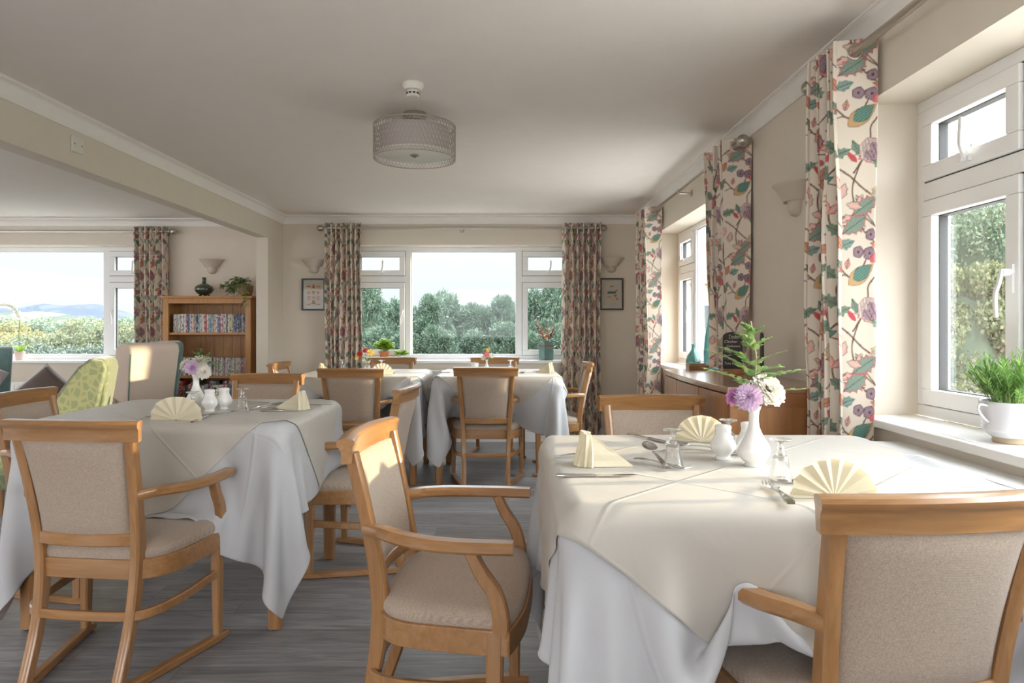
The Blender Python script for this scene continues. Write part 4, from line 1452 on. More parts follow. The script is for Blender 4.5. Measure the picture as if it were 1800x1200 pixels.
def cloth_on(k, size, rot, chairs_, n, seed, half_diag, labels, top_rot=45, top_off=(0, 0), walls=(), steps=230, hook=None):
    x0, x1, y0, y1, nm = TAB[k]
    cx, cy, w, d = (x0 + x1) / 2, (y0 + y1) / 2, x1 - x0, y1 - y0
    caps = []
    for c in chairs_:
        caps += chair_cols(c, c != 5)
    for sx in (-1, 1):
        for sy in (-1, 1):
            q = (cx + sx * (w / 2 - .055), cy + sy * (d / 2 - .055))
            caps.append(((q[0], q[1], 0), (q[0], q[1], .74), .046))
    P = drape(cx, cy, w, d, size, rot, caps, n, seed, walls, steps, [(CH[c][1], CH[c][2], R(CH[c][3])) for c in chairs_], hook)
    g = np.linspace(0, 1, n); U, V = np.meshgrid(g, g)
    o = obj_arrays('tablecloth', P.reshape(-1, 3), grid_faces(n), M_CLOTH, None, uv=np.stack([U, V], -1).reshape(-1, 2))
    o.location = (cx, cy, 0)
    tag(o, labels[0], 'tablecloth', 'white tablecloths')
    sb = o.modifiers.new('sub', 'SUBSURF'); sb.levels = 1; sb.render_levels = 1 if n > 70 else 2
    so = o.modifiers.new('thick', 'SOLIDIFY'); so.thickness = .0012; so.offset = -1
    # the square topper lies over it, turned: it follows the same folds a few millimetres proud
    N = grid_normals(P)
    m = int(n * 1.0)
    a = np.linspace(-1, 1, m); A, B = np.meshgrid(a, a)
    hs = half_diag / math.sqrt(2)
    tr = R(top_rot) - rot
    c, s = math.cos(tr), math.sin(tr)
    X = (A * hs) * c - (B * hs) * s + top_off[0]; Y = (A * hs) * s + (B * hs) * c + top_off[1]
    fu = (X / size + .5) * (n - 1); fv = (Y / size + .5) * (n - 1)
    edge = np.maximum(np.abs(A), np.abs(B))
    T = bilin(P, fu, fv) + bilin(N, fu, fv) * (.0036 + .0008 * np.clip((edge - .9) / .1, 0, 1))[..., None]
    o2 = obj_arrays('table_topper', T.reshape(-1, 3), grid_faces(m), M_TOPPER, None, uv=np.stack([(A + 1) / 2, (B + 1) / 2], -1).reshape(-1, 2))
    o2.location = (cx, cy, 0)
    tag(o2, labels[1], 'tablecloth', 'ivory square toppers')
    sb = o2.modifiers.new('sub', 'SUBSURF'); sb.levels = 1; sb.render_levels = 1 if n > 70 else 2
    so = o2.modifiers.new('thick', 'SOLIDIFY'); so.thickness = .0014; so.offset = -1
for tb in TAB:
    table(*tb)
QK = globals().get('QUICK', False)
cloth_on(0, 1.78, 0.03, (4, 5, 6), 92, 3, 1.01, ('white tablecloth hanging to a low corner over the near right table', 'ivory square topper draped cornerwise over the near right table'), walls=((0, -1, XR - .13),), hook=(.492, 1.420, .668))
cloth_on(1, 1.76, -0.03, (0, 2, 3), 84, 7, .86, ('white tablecloth hanging over the near left table', 'ivory square topper whose corners hang over the near left table'))
cloth_on(2, 1.70, 0.02, (8, 10), 62, 9, .86, ('white tablecloth on the back left table', 'ivory square topper on the back left table'), walls=((0, -1, -.631),), steps=190)
cloth_on(3, 1.70, -0.02, (7, 11, 12), 62, 12, .86, ('white tablecloth on the back right table', 'ivory square topper on the back right table'), walls=((0, 1, -.619),), steps=190)
ZC0 = ZT + .0075      # top of the topper
# ================================================================== TABLEWARE
def napkin_fan(label, x, y, rz, w=.075, h=.085, n=9, tilt=12, z=None):
    """pleated fan standing on its folded edge"""
    t = thing('folded_napkin', label, 'napkin', (x, y, ZC0 if z is None else z), R(rz), 'folded cream napkins')
    bm = bmesh.new()
    N = n * 2
    lay = []
    for lift, sc in ((0.0, 1.0), (.006, .93)):
        rings = []
        for j in range(6):
            f = j / 5
            row = []
            for k in range(N + 1):
                a = PI * (k / N) * 1.08 - .04 * PI
                pl = (1 if k % 2 else -1) * .0048 * f
                rr = (.004 + f * h) * sc * (1 + .03 * math.sin(3 * a))
                X = rr * math.cos(a) * w / .075 * .95
                Z = max(0.0, rr * math.sin(a)) + .002
                Y = pl + lift + Z * math.tan(R(tilt)) * .5 + (.02 * abs(math.cos(a)) ** 3 * f if k > N / 2 else -.02 * abs(math.cos(a)) ** 3 * f)
                row.append(bm.verts.new((X, Y, Z)))
            rings.append(row)
        for j in range(5):
            for k in range(N):
                bm.faces.new((rings[j][k], rings[j][k + 1], rings[j + 1][k + 1], rings[j + 1][k]))
    o = obj('pleated_fan', bm, M_NAPKIN, t)
    sd = o.modifiers.new('t', 'SOLIDIFY'); sd.thickness = .0014
    bm = bmesh.new()      # folded foot behind that keeps it upright
    v = [bm.verts.new(q) for q in ((-.03, .004, .002), (.03, .004, .002), (.0, .045, .002), (0, .008, .05))]
    bm.faces.new((v[0], v[1], v[2])); bm.faces.new((v[1], v[2], v[3])); bm.faces.new((v[0], v[3], v[2]))
    obj('fold_support', bm, M_NAPKIN, t)
    return t
def napkin_tent(label, x, y, rz, L=.125, h=.092, z=None):
    """folded triangular sail standing on the cloth with a pleated edge"""
    t = thing('folded_napkin', label, 'napkin', (x, y, ZC0 if z is None else z), R(rz), 'folded cream napkins')
    bm = bmesh.new()
    def tri(p, q, r_, n=6):
        P_, Q_, R_ = Vector(p), Vector(q), Vector(r_)
        vs = {}
        for i in range(n + 1):
            for j in range(n + 1 - i):
                a, b = i / n, j / n
                v = P_ * (1 - a - b) + Q_ * a + R_ * b
                v.y += .004 * math.sin(9 * a + 7 * b) * min(1, 4 * (1 - a - b))
                vs[i, j] = bm.verts.new(v)
        for i in range(n):
            for j in range(n - i):
                bm.faces.new((vs[i, j], vs[i + 1, j], vs[i, j + 1]))
                if i + j < n - 1:
                    bm.faces.new((vs[i + 1, j], vs[i + 1, j + 1], vs[i, j + 1]))
    tri((0, 0, h), (0, -.026, .002), (L, -.012, .002))
    tri((0, 0, h), (L, -.012, .002), (.004, .032, .002))
    cols = []      # fluted roll at the upright edge
    for j in range(7):
        v = j / 6; row_ = []
        for k in range(15):
            a = PI * .38 + PI * 1.30 * k / 14
            rr = (.034 - .012 * v) * (1.0 + (.16 if k % 2 else -.12) * (1 - .35 * v)) + .004 * math.sin(3 * v + k)
            zz = .002 + v * (h * (1.02 - .20 * abs(k / 14 - .35)))
            row_.append(bm.verts.new((rr * math.cos(a) * .9 + .004 * v, rr * math.sin(a), zz)))
        cols.append(row_)
    for j in range(6):
        for k in range(14):
            bm.faces.new((cols[j][k], cols[j][k + 1], cols[j + 1][k + 1], cols[j + 1][k]))
    top_ = bm.verts.new((.006, 0, h * .93))
    for k in range(14):
        bm.faces.new((cols[6][k], cols[6][k + 1], top_))
    o = obj('folded_linen', bm, M_NAPKIN, t)
    sd = o.modifiers.new('t', 'SOLIDIFY'); sd.thickness = .0016
    return t
def goblet(label, x, y, z=None, rz=0, s=1.0):
    """stemmed glass turned upside down: mouth on the cloth, foot in the air"""
    t = thing('drinking_glass', label, 'glass', (x, y, ZC0 if z is None else z), R(rz), 'upturned stemmed glasses')
    hx = lambda a, zz: 1 + .035 * math.cos(6 * a) if zz < .062 else 1
    bm = bmesh.new()
    prof = [(.0285, 0), (.0280, .003), (.0235, .020), (.0195, .036), (.0185, .050), (.0190, .056), (.0150, .060), (.0, .0615)]
    inner = [(.0, .0545), (.0160, .0535), (.0163, .048), (.0175, .036), (.0215, .020), (.0262, .003), (.0267, 0)]
    prof = [(r * s, z_ * s) for r, z_ in prof]; inner = [(r * s, z_ * s) for r, z_ in inner]
    lathe(bm, prof + inner[1:] , 30, lobe=hx)
    bm.free(); bm = bmesh.new()
    lathe(bm, [(r, zz) for r, zz in [(.0267 * s, 0), (.0285 * s, 0)] + prof[1:]], 30, lobe=hx)
    lathe(bm, inner, 30, lobe=hx)
    bmesh.ops.remove_doubles(bm, verts=bm.verts, dist=.0002)
    obj('bowl', bm, M_GLASS, t, smooth=True)
    bm = bmesh.new()
    lathe(bm, [(0, .058), (.011, .059), (.0125, .063), (.0095, .067), (.0062, .070), (.0058, .073), (.0085, .077), (.0085, .080), (.0055, .084), (.0058, .088), (.010, .092), (.024, .0965), (.0265, .098), (.0265, .0995), (.024, .1005), (.0, .1005)], 30)
    bmesh.ops.scale(bm, vec=(s, s, s), verts=bm.verts)
    obj('stem_and_foot', bm, M_GLASS, t, smooth=True)
    return t
def shaker(label, x, y, z=None, rz=0):
    t = thing('china_shaker', label, 'salt shaker', (x, y, ZC0 if z is None else z), R(rz), 'white china shakers')
    lb = lambda a, zz: 1 + (.055 * abs(math.cos(3 * a)) if .012 < zz < .085 else 0)
    bm = bmesh.new()
    lathe(bm, [(0, 0), (.021, 0), (.0225, .003), (.0205, .008), (.0190, .012), (.0250, .019), (.0320, .029), (.0345, .040), (.0310, .052), (.0245, .064), (.0205, .074), (.0205, .084), (.0232, .092), (.0225, .096), (.0185, .0985), (.008, .1005), (0, .101)], 48, lobe=lb)
    obj('shaker_body', bm, M_CHINA, t, smooth=True)
    bm = bmesh.new()
    for k in range(5):
        a = 2 * PI * k / 5
        lathe(bm, [(0, .1008), (.0011, .1008), (.0011, .1000)], 8, c=(.007 * math.cos(a), .007 * math.sin(a), 0))
    obj('pour_holes', bm, M_BLACK, t)
    return t
def bud_vase(label, x, y, z=None, rz=0, s=1.0):
    t = thing('bud_vase', label, 'vase', (x, y, ZC0 if z is None else z), R(rz), 'white china bud vases')
    lb = lambda a, zz: 1 + (.06 * abs(math.cos(2.5 * a)) * math.exp(-((zz / s - .045) / .03) ** 2))
    bm = bmesh.new()
    prof = [(0, 0), (.024, 0), (.025, .003), (.022, .008), (.028, .014), (.0385, .026), (.0425, .040), (.0400, .054), (.0320, .070), (.0220, .088), (.0155, .104), (.0130, .120), (.0130, .136), (.0155, .150), (.0205, .163), (.0190, .163), (.0140, .150), (.0115, .136), (.0115, .12), (.013, .104), (0, .085)]
    lathe(bm, [(r * s, zz * s) for r, zz in prof], 56, lobe=lb)
    obj('vase_body', bm, M_CHINA, t, smooth=True)
    return t
def cutlery(kind, label, x, y, rz, tilt=0, z=None, grp='table cutlery'):
    """local: handle end at the origin, business end along +x"""
    t = thing(kind, label, kind.split('_')[-1], (x, y, (ZC0 if z is None else z) + .0015), R(rz), grp)
    t.rotation_euler[1] = R(-tilt)
    bm = bmesh.new()
    hs = [(0, .007), (.01, .0095), (.03, .0075), (.06, .0048), (.09, .0042), (.105, .0042)]
    if kind == 'table_knife':
        L = .21
        path = [(u, 0, .0035) for u in (0, .008, .03, .07, .09, .10)]
        sweep(bm, path, section_rect(.016, .007, .3), scales=[(.7, .7), (1, 1), (.95, 1), (.8, .9), (.8, .9), (.6, .7)])
        obj('handle', bm, M_STEEL, t, auto=50)
        bm = bmesh.new()
        path = [(u, 0, .0035) for u in (.098, .11, .14, .17, .195, .208)]
        sweep(bm, path, [(-.5, -.5), (.5, -.3), (.5, .3), (-.5, .5)], scales=[(.009, .003), (.015, .0022), (.018, .0018), (.0175, .0016), (.013, .0014), (.003, .001)])
        obj('blade', bm, M_STEEL, t, auto=50)
        return t
    path = [(u, 0, .002 + .010 * math.sin(min(1, u / .11) * PI) * .35 + .004) for u, _ in hs]
    sweep(bm, path, section_rect(1, .0026, .3), scales=[(w * 2, 1) for _, w in hs])
    obj('handle', bm, M_STEEL, t, auto=50)
    bm = bmesh.new()
    if kind == 'table_spoon':
        rings = []
        for j in range(9):
            f = j / 8
            ring = []
            for k in range(20):
                a = 2 * PI * k / 20
                ring.append(bm.verts.new((.132 + .030 * f * math.cos(a), .0205 * f * math.sin(a) * (1 - .10 * math.cos(a)), .0015 + .0095 * f * f)))
            rings.append(ring)
        for j in range(8):
            for k in range(20):
                bm.faces.new((rings[j][k], rings[j][(k + 1) % 20], rings[j + 1][(k + 1) % 20], rings[j + 1][k]))
        bmesh.ops.remove_doubles(bm, verts=bm.verts, dist=.00005)
        o = obj('spoon_bowl', bm, M_STEEL, t, smooth=True)
        sd = o.modifiers.new('t', 'SOLIDIFY'); sd.thickness = .0012
    else:
        pl = [(.100, .0045), (.112, .009), (.122, .0125), (.132, .0125)]
        top = [bm.verts.new((a, b, .0085 - .05 * (a - .1))) for a, b in pl] ; bot = [bm.verts.new((a, -b, .0085 - .05 * (a - .1))) for a, b in pl]
        for i in range(3):
            bm.faces.new((top[i], top[i + 1], bot[i + 1], bot[i]))
        r = bmesh.ops.extrude_face_region(bm, geom=bm.faces[:])
        bmesh.ops.translate(bm, vec=(0, 0, -.002), verts=[v for v in r['geom'] if isinstance(v, bmesh.types.BMVert)])
        for k in range(4):
            yy = -.0106 + k * .00707
            sweep(bm, [(.130, yy, .006), (.145, yy, .003), (.160, yy * .97, .003), (.176, yy * .94, .0075)], section_rect(.0032, .0022, .3), scales=[1, .95, .85, .5])
        obj('tines', bm, M_STEEL, t)
    return t
def petals(bm, c, r, n, layers, cup=.5, w=.35, seed=0, mi=0, nrm=(0, 0, 1)):
    rnd = random.Random(seed)
    q = Vector(nrm).normalized().to_track_quat('Z', 'Y').to_matrix()
    for l in range(layers):
        f = (l + 1) / layers
        for k in range(max(3, int(n * (.45 + .55 * f)))):
            a = 2 * PI * (k + rnd.random() * .6) / max(3, int(n * (.45 + .55 * f))) + l * .4
            L = r * (.35 + .65 * f) * rnd.uniform(.9, 1.08)
            el = (1 - f) * 1.25 + cup * .35 + rnd.uniform(-.1, .1)
            ww = L * w * rnd.uniform(.8, 1.1)
            d = Vector((math.cos(a) * math.cos(el), math.sin(a) * math.cos(el), math.sin(el)))
            s = Vector((-math.sin(a), math.cos(a), 0))
            up = d.cross(s)
            P0 = Vector(c)
            pts = [(0, 0), (.35, .7), (.75, 1), (1, .45)]
            vl, vr = [], []
            for (u, v) in pts:
                bend = -.10 * u * u * L
                base = d * (L * u) - up * bend * -1
                vl.append(bm.verts.new(P0 + q @ (base - s * (ww * .5 * v) + up * (.12 * ww * v))))
                vr.append(bm.verts.new(P0 + q @ (base + s * (ww * .5 * v) + up * (.12 * ww * v))))
            for i in range(3):
                fc = bm.faces.new((vl[i], vr[i], vr[i + 1], vl[i + 1])); fc.material_index = mi
def leaves_on(bm, path, size, n, spread=.5, seed=0, pair=True, aspect=.42, droop=0.0, taper=True):
    rnd = random.Random(seed)
    P = [Vector(p) for p in path]
    for k in range(n):
        f = (k + .5) / n
        x = f * (len(P) - 1); i = min(int(x), len(P) - 2)
        p = P[i].lerp(P[i + 1], x - i); t_ = (P[i + 1] - P[i]).normalized()
        for s in ((-1, 1) if pair else (rnd.choice((-1, 1)),)):
            sd = t_.cross(Vector((rnd.uniform(-.25, .25), rnd.uniform(-.25, .25), 1))).normalized() * s
            L = size * ((1.15 - .75 * f) if taper else rnd.uniform(.7, 1.15))
            d = (sd + t_ * spread + Vector((0, 0, -droop + rnd.uniform(-.2, .2)))).normalized()
            w = d.cross(Vector((rnd.uniform(-.4, .4), rnd.uniform(-.4, .4), 1))).normalized() * (L * aspect * .5)
            up = w.cross(d).normalized()
            a = bm.verts.new(p); m1 = bm.verts.new(p + d * L * .4 + w + up * L * .04); m2 = bm.verts.new(p + d * L * .4 - w + up * L * .04)
            e1 = bm.verts.new(p + d * L * .8 + w * .6 + up * L * .02); e2 = bm.verts.new(p + d * L * .8 - w * .6 + up * L * .02)
            tp = bm.verts.new(p + d * L)
            bm.faces.new((a, m1, m2)); bm.faces.new((m1, e1, e2, m2)); bm.faces.new((e1, tp, e2))
M_PETW = leaf_mat('white_petal', (.86, .84, .78), (.80, .76, .68), transl=.35)
M_PETL = leaf_mat('lilac_petal', (.62, .42, .64), (.78, .64, .78), transl=.35)
M_PETM = leaf_mat('magenta_petal', (.52, .16, .45), (.66, .34, .60), transl=.3)
M_PETR = leaf_mat('red_petal', (.55, .02, .03), (.68, .08, .05), transl=.3)
M_PETY = leaf_mat('yellow_petal', (.86, .60, .12), (.90, .74, .32), transl=.35)
M_PETP = leaf_mat('pink_petal', (.80, .20, .25), (.90, .50, .48), transl=.35)
M_LEAF = leaf_mat('flower_leaf', (.10, .22, .04), (.24, .36, .08))
M_FERN = leaf_mat('fern_leaf', (.12, .26, .08), (.40, .52, .22), transl=.35)
M_BASIL = leaf_mat('bright_leaf', (.22, .40, .03), (.48, .62, .08), transl=.45)
M_HERB = leaf_mat('rosemary_leaf', (.07, .19, .04), (.24, .40, .10), transl=.35)
M_STEM = mat('flower_stem', (.20, .30, .08), rough=.6)
def flower(name, label, cat, x, y, z, heads, mats, stems_to, group=None, leaves=()):
    """one cut flower or sprig; heads: (dx,dy,dz,r,n,layers,nrm); stem to the vase mouth"""
    t = thing(name, label, cat, (x, y, z), 0, group)
    for i, (dx, dy, dz, r, n, ly, nrm, *pw) in enumerate(heads):
        bm = bmesh.new(); petals(bm, (dx, dy, dz), r, n, ly, nrm=nrm, w=pw[0] if pw else .35, seed=i + int(1000 * (x + dz)) % 97)
        obj('flower_head', bm, mats[i % len(mats)], t)
        bm = bmesh.new(); tube(bm, bez([(stems_to[0], stems_to[1], stems_to[2]), (dx * .6, dy * .6, dz * .4), (dx, dy, dz)], 5), .0016, 6)
        obj('stem', bm, M_STEM, t)
    if leaves:
        for (a, b, L, n_, sd) in leaves:
            bm = bmesh.new(); leaves_on(bm, bez([a, tuple((Vector(a) + Vector(b)) / 2 + Vector((0, 0, .01))), b], 5), L, n_, seed=sd)
            obj('leaf', bm, M_LEAF, t)
    return t
# ---- near right table
gx = 'upturned glass on the near right table, '
goblet(gx + 'left of the shakers', .4435, 1.848, rz=10)
goblet(gx + 'right of the white vase', .673, 1.692, rz=25)
goblet(gx + 'half hidden behind the shakers', .655, 2.04, rz=0)
shaker('fluted white china shaker left of the vase on the near right table', .608, 1.94)
shaker('white china shaker behind the vase on the near right table', .700, 1.995)
bud_vase('white china bud vase of flowers on the near right table', .664, 1.853)
vz = ZC0 + .158
flower('chrysanthemum', 'large white bloom in the bud vase on the near right table', 'flower', .664, 1.853, vz,
       [(.034, -.006, .046, .050, 44, 12, (.3, -.75, .6), .30)], [M_PETW], (.003, 0, -.03))
flower('chrysanthemum', 'lilac bloom with a dark eye in the near right vase', 'flower', .664, 1.853, vz,
       [(-.026, -.030, .030, .039, 46, 8, (-.3, -.9, .4), .17)], [M_PETL], (-.003, -.002, -.03))
flower('chrysanthemum', 'small magenta bloom left of the lilac one in the near right vase', 'flower', .664, 1.853, vz,
       [(-.058, -.012, .030, .026, 30, 5, (-.8, -.5, .3), .18)], [M_PETM], (-.004, .002, -.03), leaves=[((-.02, -.01, -.005), (-.06, -.02, .0), .022, 4, 3), ((.005, -.01, -.005), (.03, -.02, .01), .02, 3, 4)])
t = thing('fern_sprig', 'tall green fern sprig rising from the near right vase', 'fern', (.664, 1.853, vz))
bm = bmesh.new(); main = bez([(0, .004, -.03), (.006, .01, .06), (.010, .012, .14), (-.004, .012, .235)], 8); tube(bm, main, .0016, 6)
brs = []
for (f, dx, dy, dz) in ((.30, -.150, -.02, .060), (.45, -.125, .01, .075), (.58, -.10, .0, .055), (.72, -.055, -.01, .05), (.85, -.03, .0, .04),
                        (.28, .150, .01, .010), (.40, .120, -.02, .035), (.48, .085, .02, .02), (.62, .075, -.01, .035), (.78, .055, .01, .028), (.9, .03, .0, .02)):
    p = main[int(f * (len(main) - 1))]
    brs.append(bez([p, p + Vector((dx * .5, dy, dz * .65)), p + Vector((dx, dy * 2, dz))], 5))
for b_ in brs:
    tube(bm, b_, .0009, 5)
obj('stem', bm, mat('fern_stem', (.35, .30, .16), rough=.6), t)
bm = bmesh.new()
for i, b_ in enumerate(brs):
    leaves_on(bm, b_, .034 if i < 8 else .020, 15, seed=i, spread=.9, aspect=.52)
leaves_on(bm, main[len(main) // 2:], .016, 10, seed=77, spread=.9)
obj('frond', bm, M_FERN, t)
napkin_tent('cream napkin folded to a point at the left of the near right table', .212, 1.852, -3, z=ZC0)
napkin_fan('cream fan napkin behind the shakers on the near right table', .625, 2.215, -20, tilt=10)
napkin_fan('cream fan napkin nearest the camera, against the close-up chair back', .715, 1.50, 8, w=.082, h=.082, n=9)
K, F_, S_ = 'table_knife', 'table_fork', 'table_spoon'
nr = ' on the near right table'
cutlery(K, 'knife lying nearest the left edge' + nr, .118, 1.712, 2)
cutlery(F_, 'fork passing behind the pointed napkin' + nr, .132, 1.962, 6)
cutlery(S_, 'spoon with its bowl up between napkin and glass' + nr, .412, 1.775, 100, tilt=15)
cutlery(F_, 'fork crossed with the upright spoon' + nr, .352, 1.91, -50, z=ZC0 + .002)
cutlery(F_, 'fork lying alone in front of the vase' + nr, .590, 1.428, 83).scale = (1.15, 1.15, 1.15)
cutlery(K, 'knife in front of the right-hand glass' + nr, .835, 1.640, 174)
cutlery(F_, 'fork beside the knife in front of the right-hand glass' + nr, .800, 1.618, 171)
cutlery(K, 'knife at the far edge' + nr + ', left of the fan', .510, 2.20, 118)
cutlery(S_, 'spoon in front of the back fan napkin' + nr, .640, 2.06, 142)
cutlery(F_, 'fork below the spoon in front of the back fan napkin' + nr, .60, 2.035, 176)
# ---- near left table
nl = ' on the near left table'
napkin_fan('cream fan napkin in front of the vase' + nl, -1.335, 2.735, 0, w=.092, h=.092, n=8, tilt=8)
napkin_tent('cream napkin cone at the right' + nl, -.94, 3.09, 180, L=.13, h=.085)
napkin_fan('cream fan napkin behind the shakers' + nl, -1.385, 3.33, 150, w=.065, h=.075, n=7)
goblet('upturned glass in front of the vase' + nl, -1.345, 2.90, rz=12)
goblet('upturned glass standing alone right of the shakers' + nl, -1.195, 3.06, rz=5)
goblet('upturned glass behind the shakers' + nl, -1.365, 3.20, rz=40)
bud_vase('white china bud vase of flowers' + nl, -1.415, 3.085, s=1.0)
shaker('white china shaker in front' + nl, -1.325, 3.02)
shaker('white china shaker half behind the other' + nl, -1.292, 3.095)
vz = ZC0 + .158
lx, ly = -1.415, 3.085
flower('chrysanthemum', 'white bloom at the lower right of the near left vase', 'flower', lx, ly, vz, [(.040, -.012, .012, .036, 20, 5, (.3, -.8, .4))], [M_PETW], (.003, 0, -.03))
flower('chrysanthemum', 'white bloom at the top of the near left vase', 'flower', lx, ly, vz, [(.010, .012, .058, .044, 20, 5, (.1, -.5, .9))], [M_PETW], (.003, 0, -.03))
flower('chrysanthemum', 'white bloom at the left of the near left vase', 'flower', lx, ly, vz, [(-.048, .0, .045, .034, 18, 4, (-.5, -.6, .5))], [M_PETW], (.003, 0, -.03))
flower('chrysanthemum', 'lilac bloom in the middle of the near left vase', 'flower', lx, ly, vz, [(-.008, -.024, .034, .034, 20, 5, (0, -.95, .3))], [M_PETL], (.003, 0, -.03))
t = thing('fern_sprig', 'green fern sprig behind the blooms of the near left vase', 'fern', (lx, ly, vz))
bm = bmesh.new(); br = [bez([(0, 0, -.03), (.02, .02, .06), (-.03, .03, .105)], 5), bez([(0, 0, -.03), (.03, .02, .06), (.05, .03, .10)], 5), bez([(0, 0, -.03), (.06, .01, .05), (.115, .0, .035)], 5), bez([(0, 0, -.03), (.0, .02, .07), (.012, .03, .115)], 5)]
for b_ in br:
    tube(bm, b_, .001, 5)
obj('stem', bm, M_STEM, t)
bm = bmesh.new()
for i, b_ in enumerate(br):
    leaves_on(bm, b_[4:], .028, 9, seed=i + 5, spread=.8)
obj('frond', bm, M_FERN, t)
cutlery(K, 'knife right of the fan napkin' + nl, -1.238, 2.665, 97)
cutlery(K, 'knife tucked behind the fan napkin' + nl, -1.30, 2.83, 62)
cutlery(F_, 'fork left of the fan napkin' + nl, -1.475, 2.74, 74)
cutlery(S_, 'spoon with raised bowl left of the napkin cone' + nl, -1.17, 3.07, 42, tilt=4)
cutlery(F_, 'fork right of the lone glass' + nl, -1.04, 3.075, 172)
cutlery(F_, 'fork behind the lone glass' + nl, -1.16, 3.30, 165)
cutlery(K, 'knife behind the napkin cone' + nl, -1.05, 3.235, 4)
cutlery(K, 'knife in front of the napkin cone' + nl, -1.10, 3.02, 3)
# ---- back tables
bl = ' on the back left table'
napkin_tent('cream napkin at the left end' + bl, -1.43, 5.22, 10, L=.10, h=.09)
napkin_fan('white fan napkin beside the red and yellow flowers' + bl, -.985, 5.30, 40, w=.075, h=.085)
goblet('upturned glass' + bl, -1.37, 5.62)
goblet('upturned glass near the fan napkin' + bl, -1.03, 5.52)
t = thing('glass_vase', 'small clear glass vase of red and yellow flowers' + bl, 'vase', (-1.165, 5.60, ZC0))
bm = bmesh.new(); lathe(bm, [(0, 0), (.025, 0), (.030, .02), (.028, .05), (.022, .075), (.030, .095), (.028, .095), (.020, .075), (.026, .05), (.027, .02), (0, .006)], 28)
obj('vase_body', bm, M_GLASS, t, smooth=True)
for i, (dx, dz, r, m, lab) in enumerate(((-.055, .055, .030, M_PETR, 'dark red bloom'), (.030, .068, .036, M_PETY, 'large yellow bloom'), (-.012, .085, .024, M_PETR, 'small red bloom at the top'), (-.08, .030, .024, M_PETY, 'pale yellow bloom at the left'))):
    flower('cut_flower', lab + ' in the glass vase' + bl, 'flower', -1.165, 5.60, ZC0 + .09, [(dx, -.02, dz, r, 12, 3, (dx * 6, -.8, .5))], [m], (0, 0, -.06),
           leaves=[((0, 0, 0), (.05 - .04 * i, -.02, .01 + .01 * i), .035, 4, i)])
cutlery(K, 'knife right of the fan napkin' + bl, -.90, 5.40, 150)
cutlery(F_, 'fork right of the fan napkin' + bl, -.80, 5.52, 170)
brr = ' on the back right table'
napkin_tent('cream napkin at the right end' + brr, .325, 5.46, 180, L=.12, h=.085)
goblet('upturned glass' + brr, .01, 5.55)
t = thing('tea_cup', 'small white cup left of the pink flowers' + brr, 'cup', (-.285, 5.62, ZC0))
bm = bmesh.new(); lathe(bm, [(0, 0), (.022, 0), (.030, .02), (.034, .05), (.035, .075), (.033, .075), (.031, .05), (.027, .02), (0, .006)], 28)
obj('cup_body', bm, M_CHINA, t, smooth=True)
bm = bmesh.new(); tube(bm, bez([(-.033, 0, .06), (-.052, 0, .058), (-.05, 0, .03), (-.030, 0, .022)], 5), .003, 8)
obj('cup_handle', bm, M_CHINA, t, smooth=True)
bud_vase('small white vase of pink flowers' + brr, -.185, 5.60, s=.62)
for i, (dx, dz, r, m, lab) in enumerate(((.0, .045, .034, M_PETP, 'coral pink bloom'), (.045, .040, .026, M_PETW, 'white bloom right of the pink one'), (-.025, .018, .022, M_PETW, 'small white bloom below the pink one'), (.012, .085, .022, M_PETY, 'pale yellow buds at the top'))):
    flower('cut_flower', lab + ' in the small vase' + brr, 'flower', -.185, 5.60, ZC0 + .095, [(dx, -.02, dz, r, 12, 3, (dx * 6, -.8, .5))], [m], (0, 0, -.04),
           leaves=[((0, 0, 0), (.05 - .035 * i, -.01, .05 - .01 * i), .03, 4, i + 9)])
cutlery(S_, 'spoon left of the napkin' + brr, .235, 5.38, 168)
cutlery(F_, 'fork beside the spoon' + brr, .10, 5.42, 172)
cutlery(K, 'knife beyond the napkin' + brr, .20, 5.62, 4)
cutlery(K, 'knife near the join of the two tables' + brr, -.57, 5.45, 20)
# ================================================================== BOOKCASE
BX0, BX1, BYF, BYB, BZT = -3.470, -2.590, 6.84, 7.14, 1.496
bc = thing('bookcase', 'tall oak bookcase against the lounge wall, filled with cases and books', 'bookcase', (BX0, BYF, 0))
BWd, BD = BX1 - BX0, BYB - BYF
bm = bmesh.new(); box(bm, -.025, BWd + .025, -.025, BD, BZT - .022, BZT)
obj('top_board', bm, M_PINE, bc, bevel=.004)
for x in (0, BWd - .022):
    bm = bmesh.new(); box(bm, x, x + .022, .021, BD - .002, 0, BZT - .0225); obj('side_panel', bm, M_PINE, bc)
bm = bmesh.new(); box(bm, 0, .055, 0, .0205, 0, BZT - .0225); box(bm, BWd - .055, BWd, 0, .0205, 0, BZT - .0225)
box(bm, .0555, BWd - .0555, 0, .0205, BZT - .075, BZT - .0225); box(bm, .0555, BWd - .0555, 0, .0205, 0, .075)
obj('face_frame', bm, M_PINE, bc, bevel=.002)
bm = bmesh.new()
n = 9
for k in range(n):
    a = .023 + (BWd - .046) * k / n; b_ = .023 + (BWd - .046) * (k + 1) / n
    box(bm, a + .001, b_ - .001, BD - .014, BD - .004, .03, BZT - .0225)
obj('back_boards', bm, wood('oak_back', (.30, .135, .045), (.50, .27, .10), rough=.5, coat=.1), bc, bevel=.001)
SH = [1.130, .693, .385, .080]
for z in SH:
    bm = bmesh.new(); box(bm, .023, BWd - .023, .021, BD - .015, z - .022, z); obj('shelf', bm, M_PINE, bc, bevel=.002)
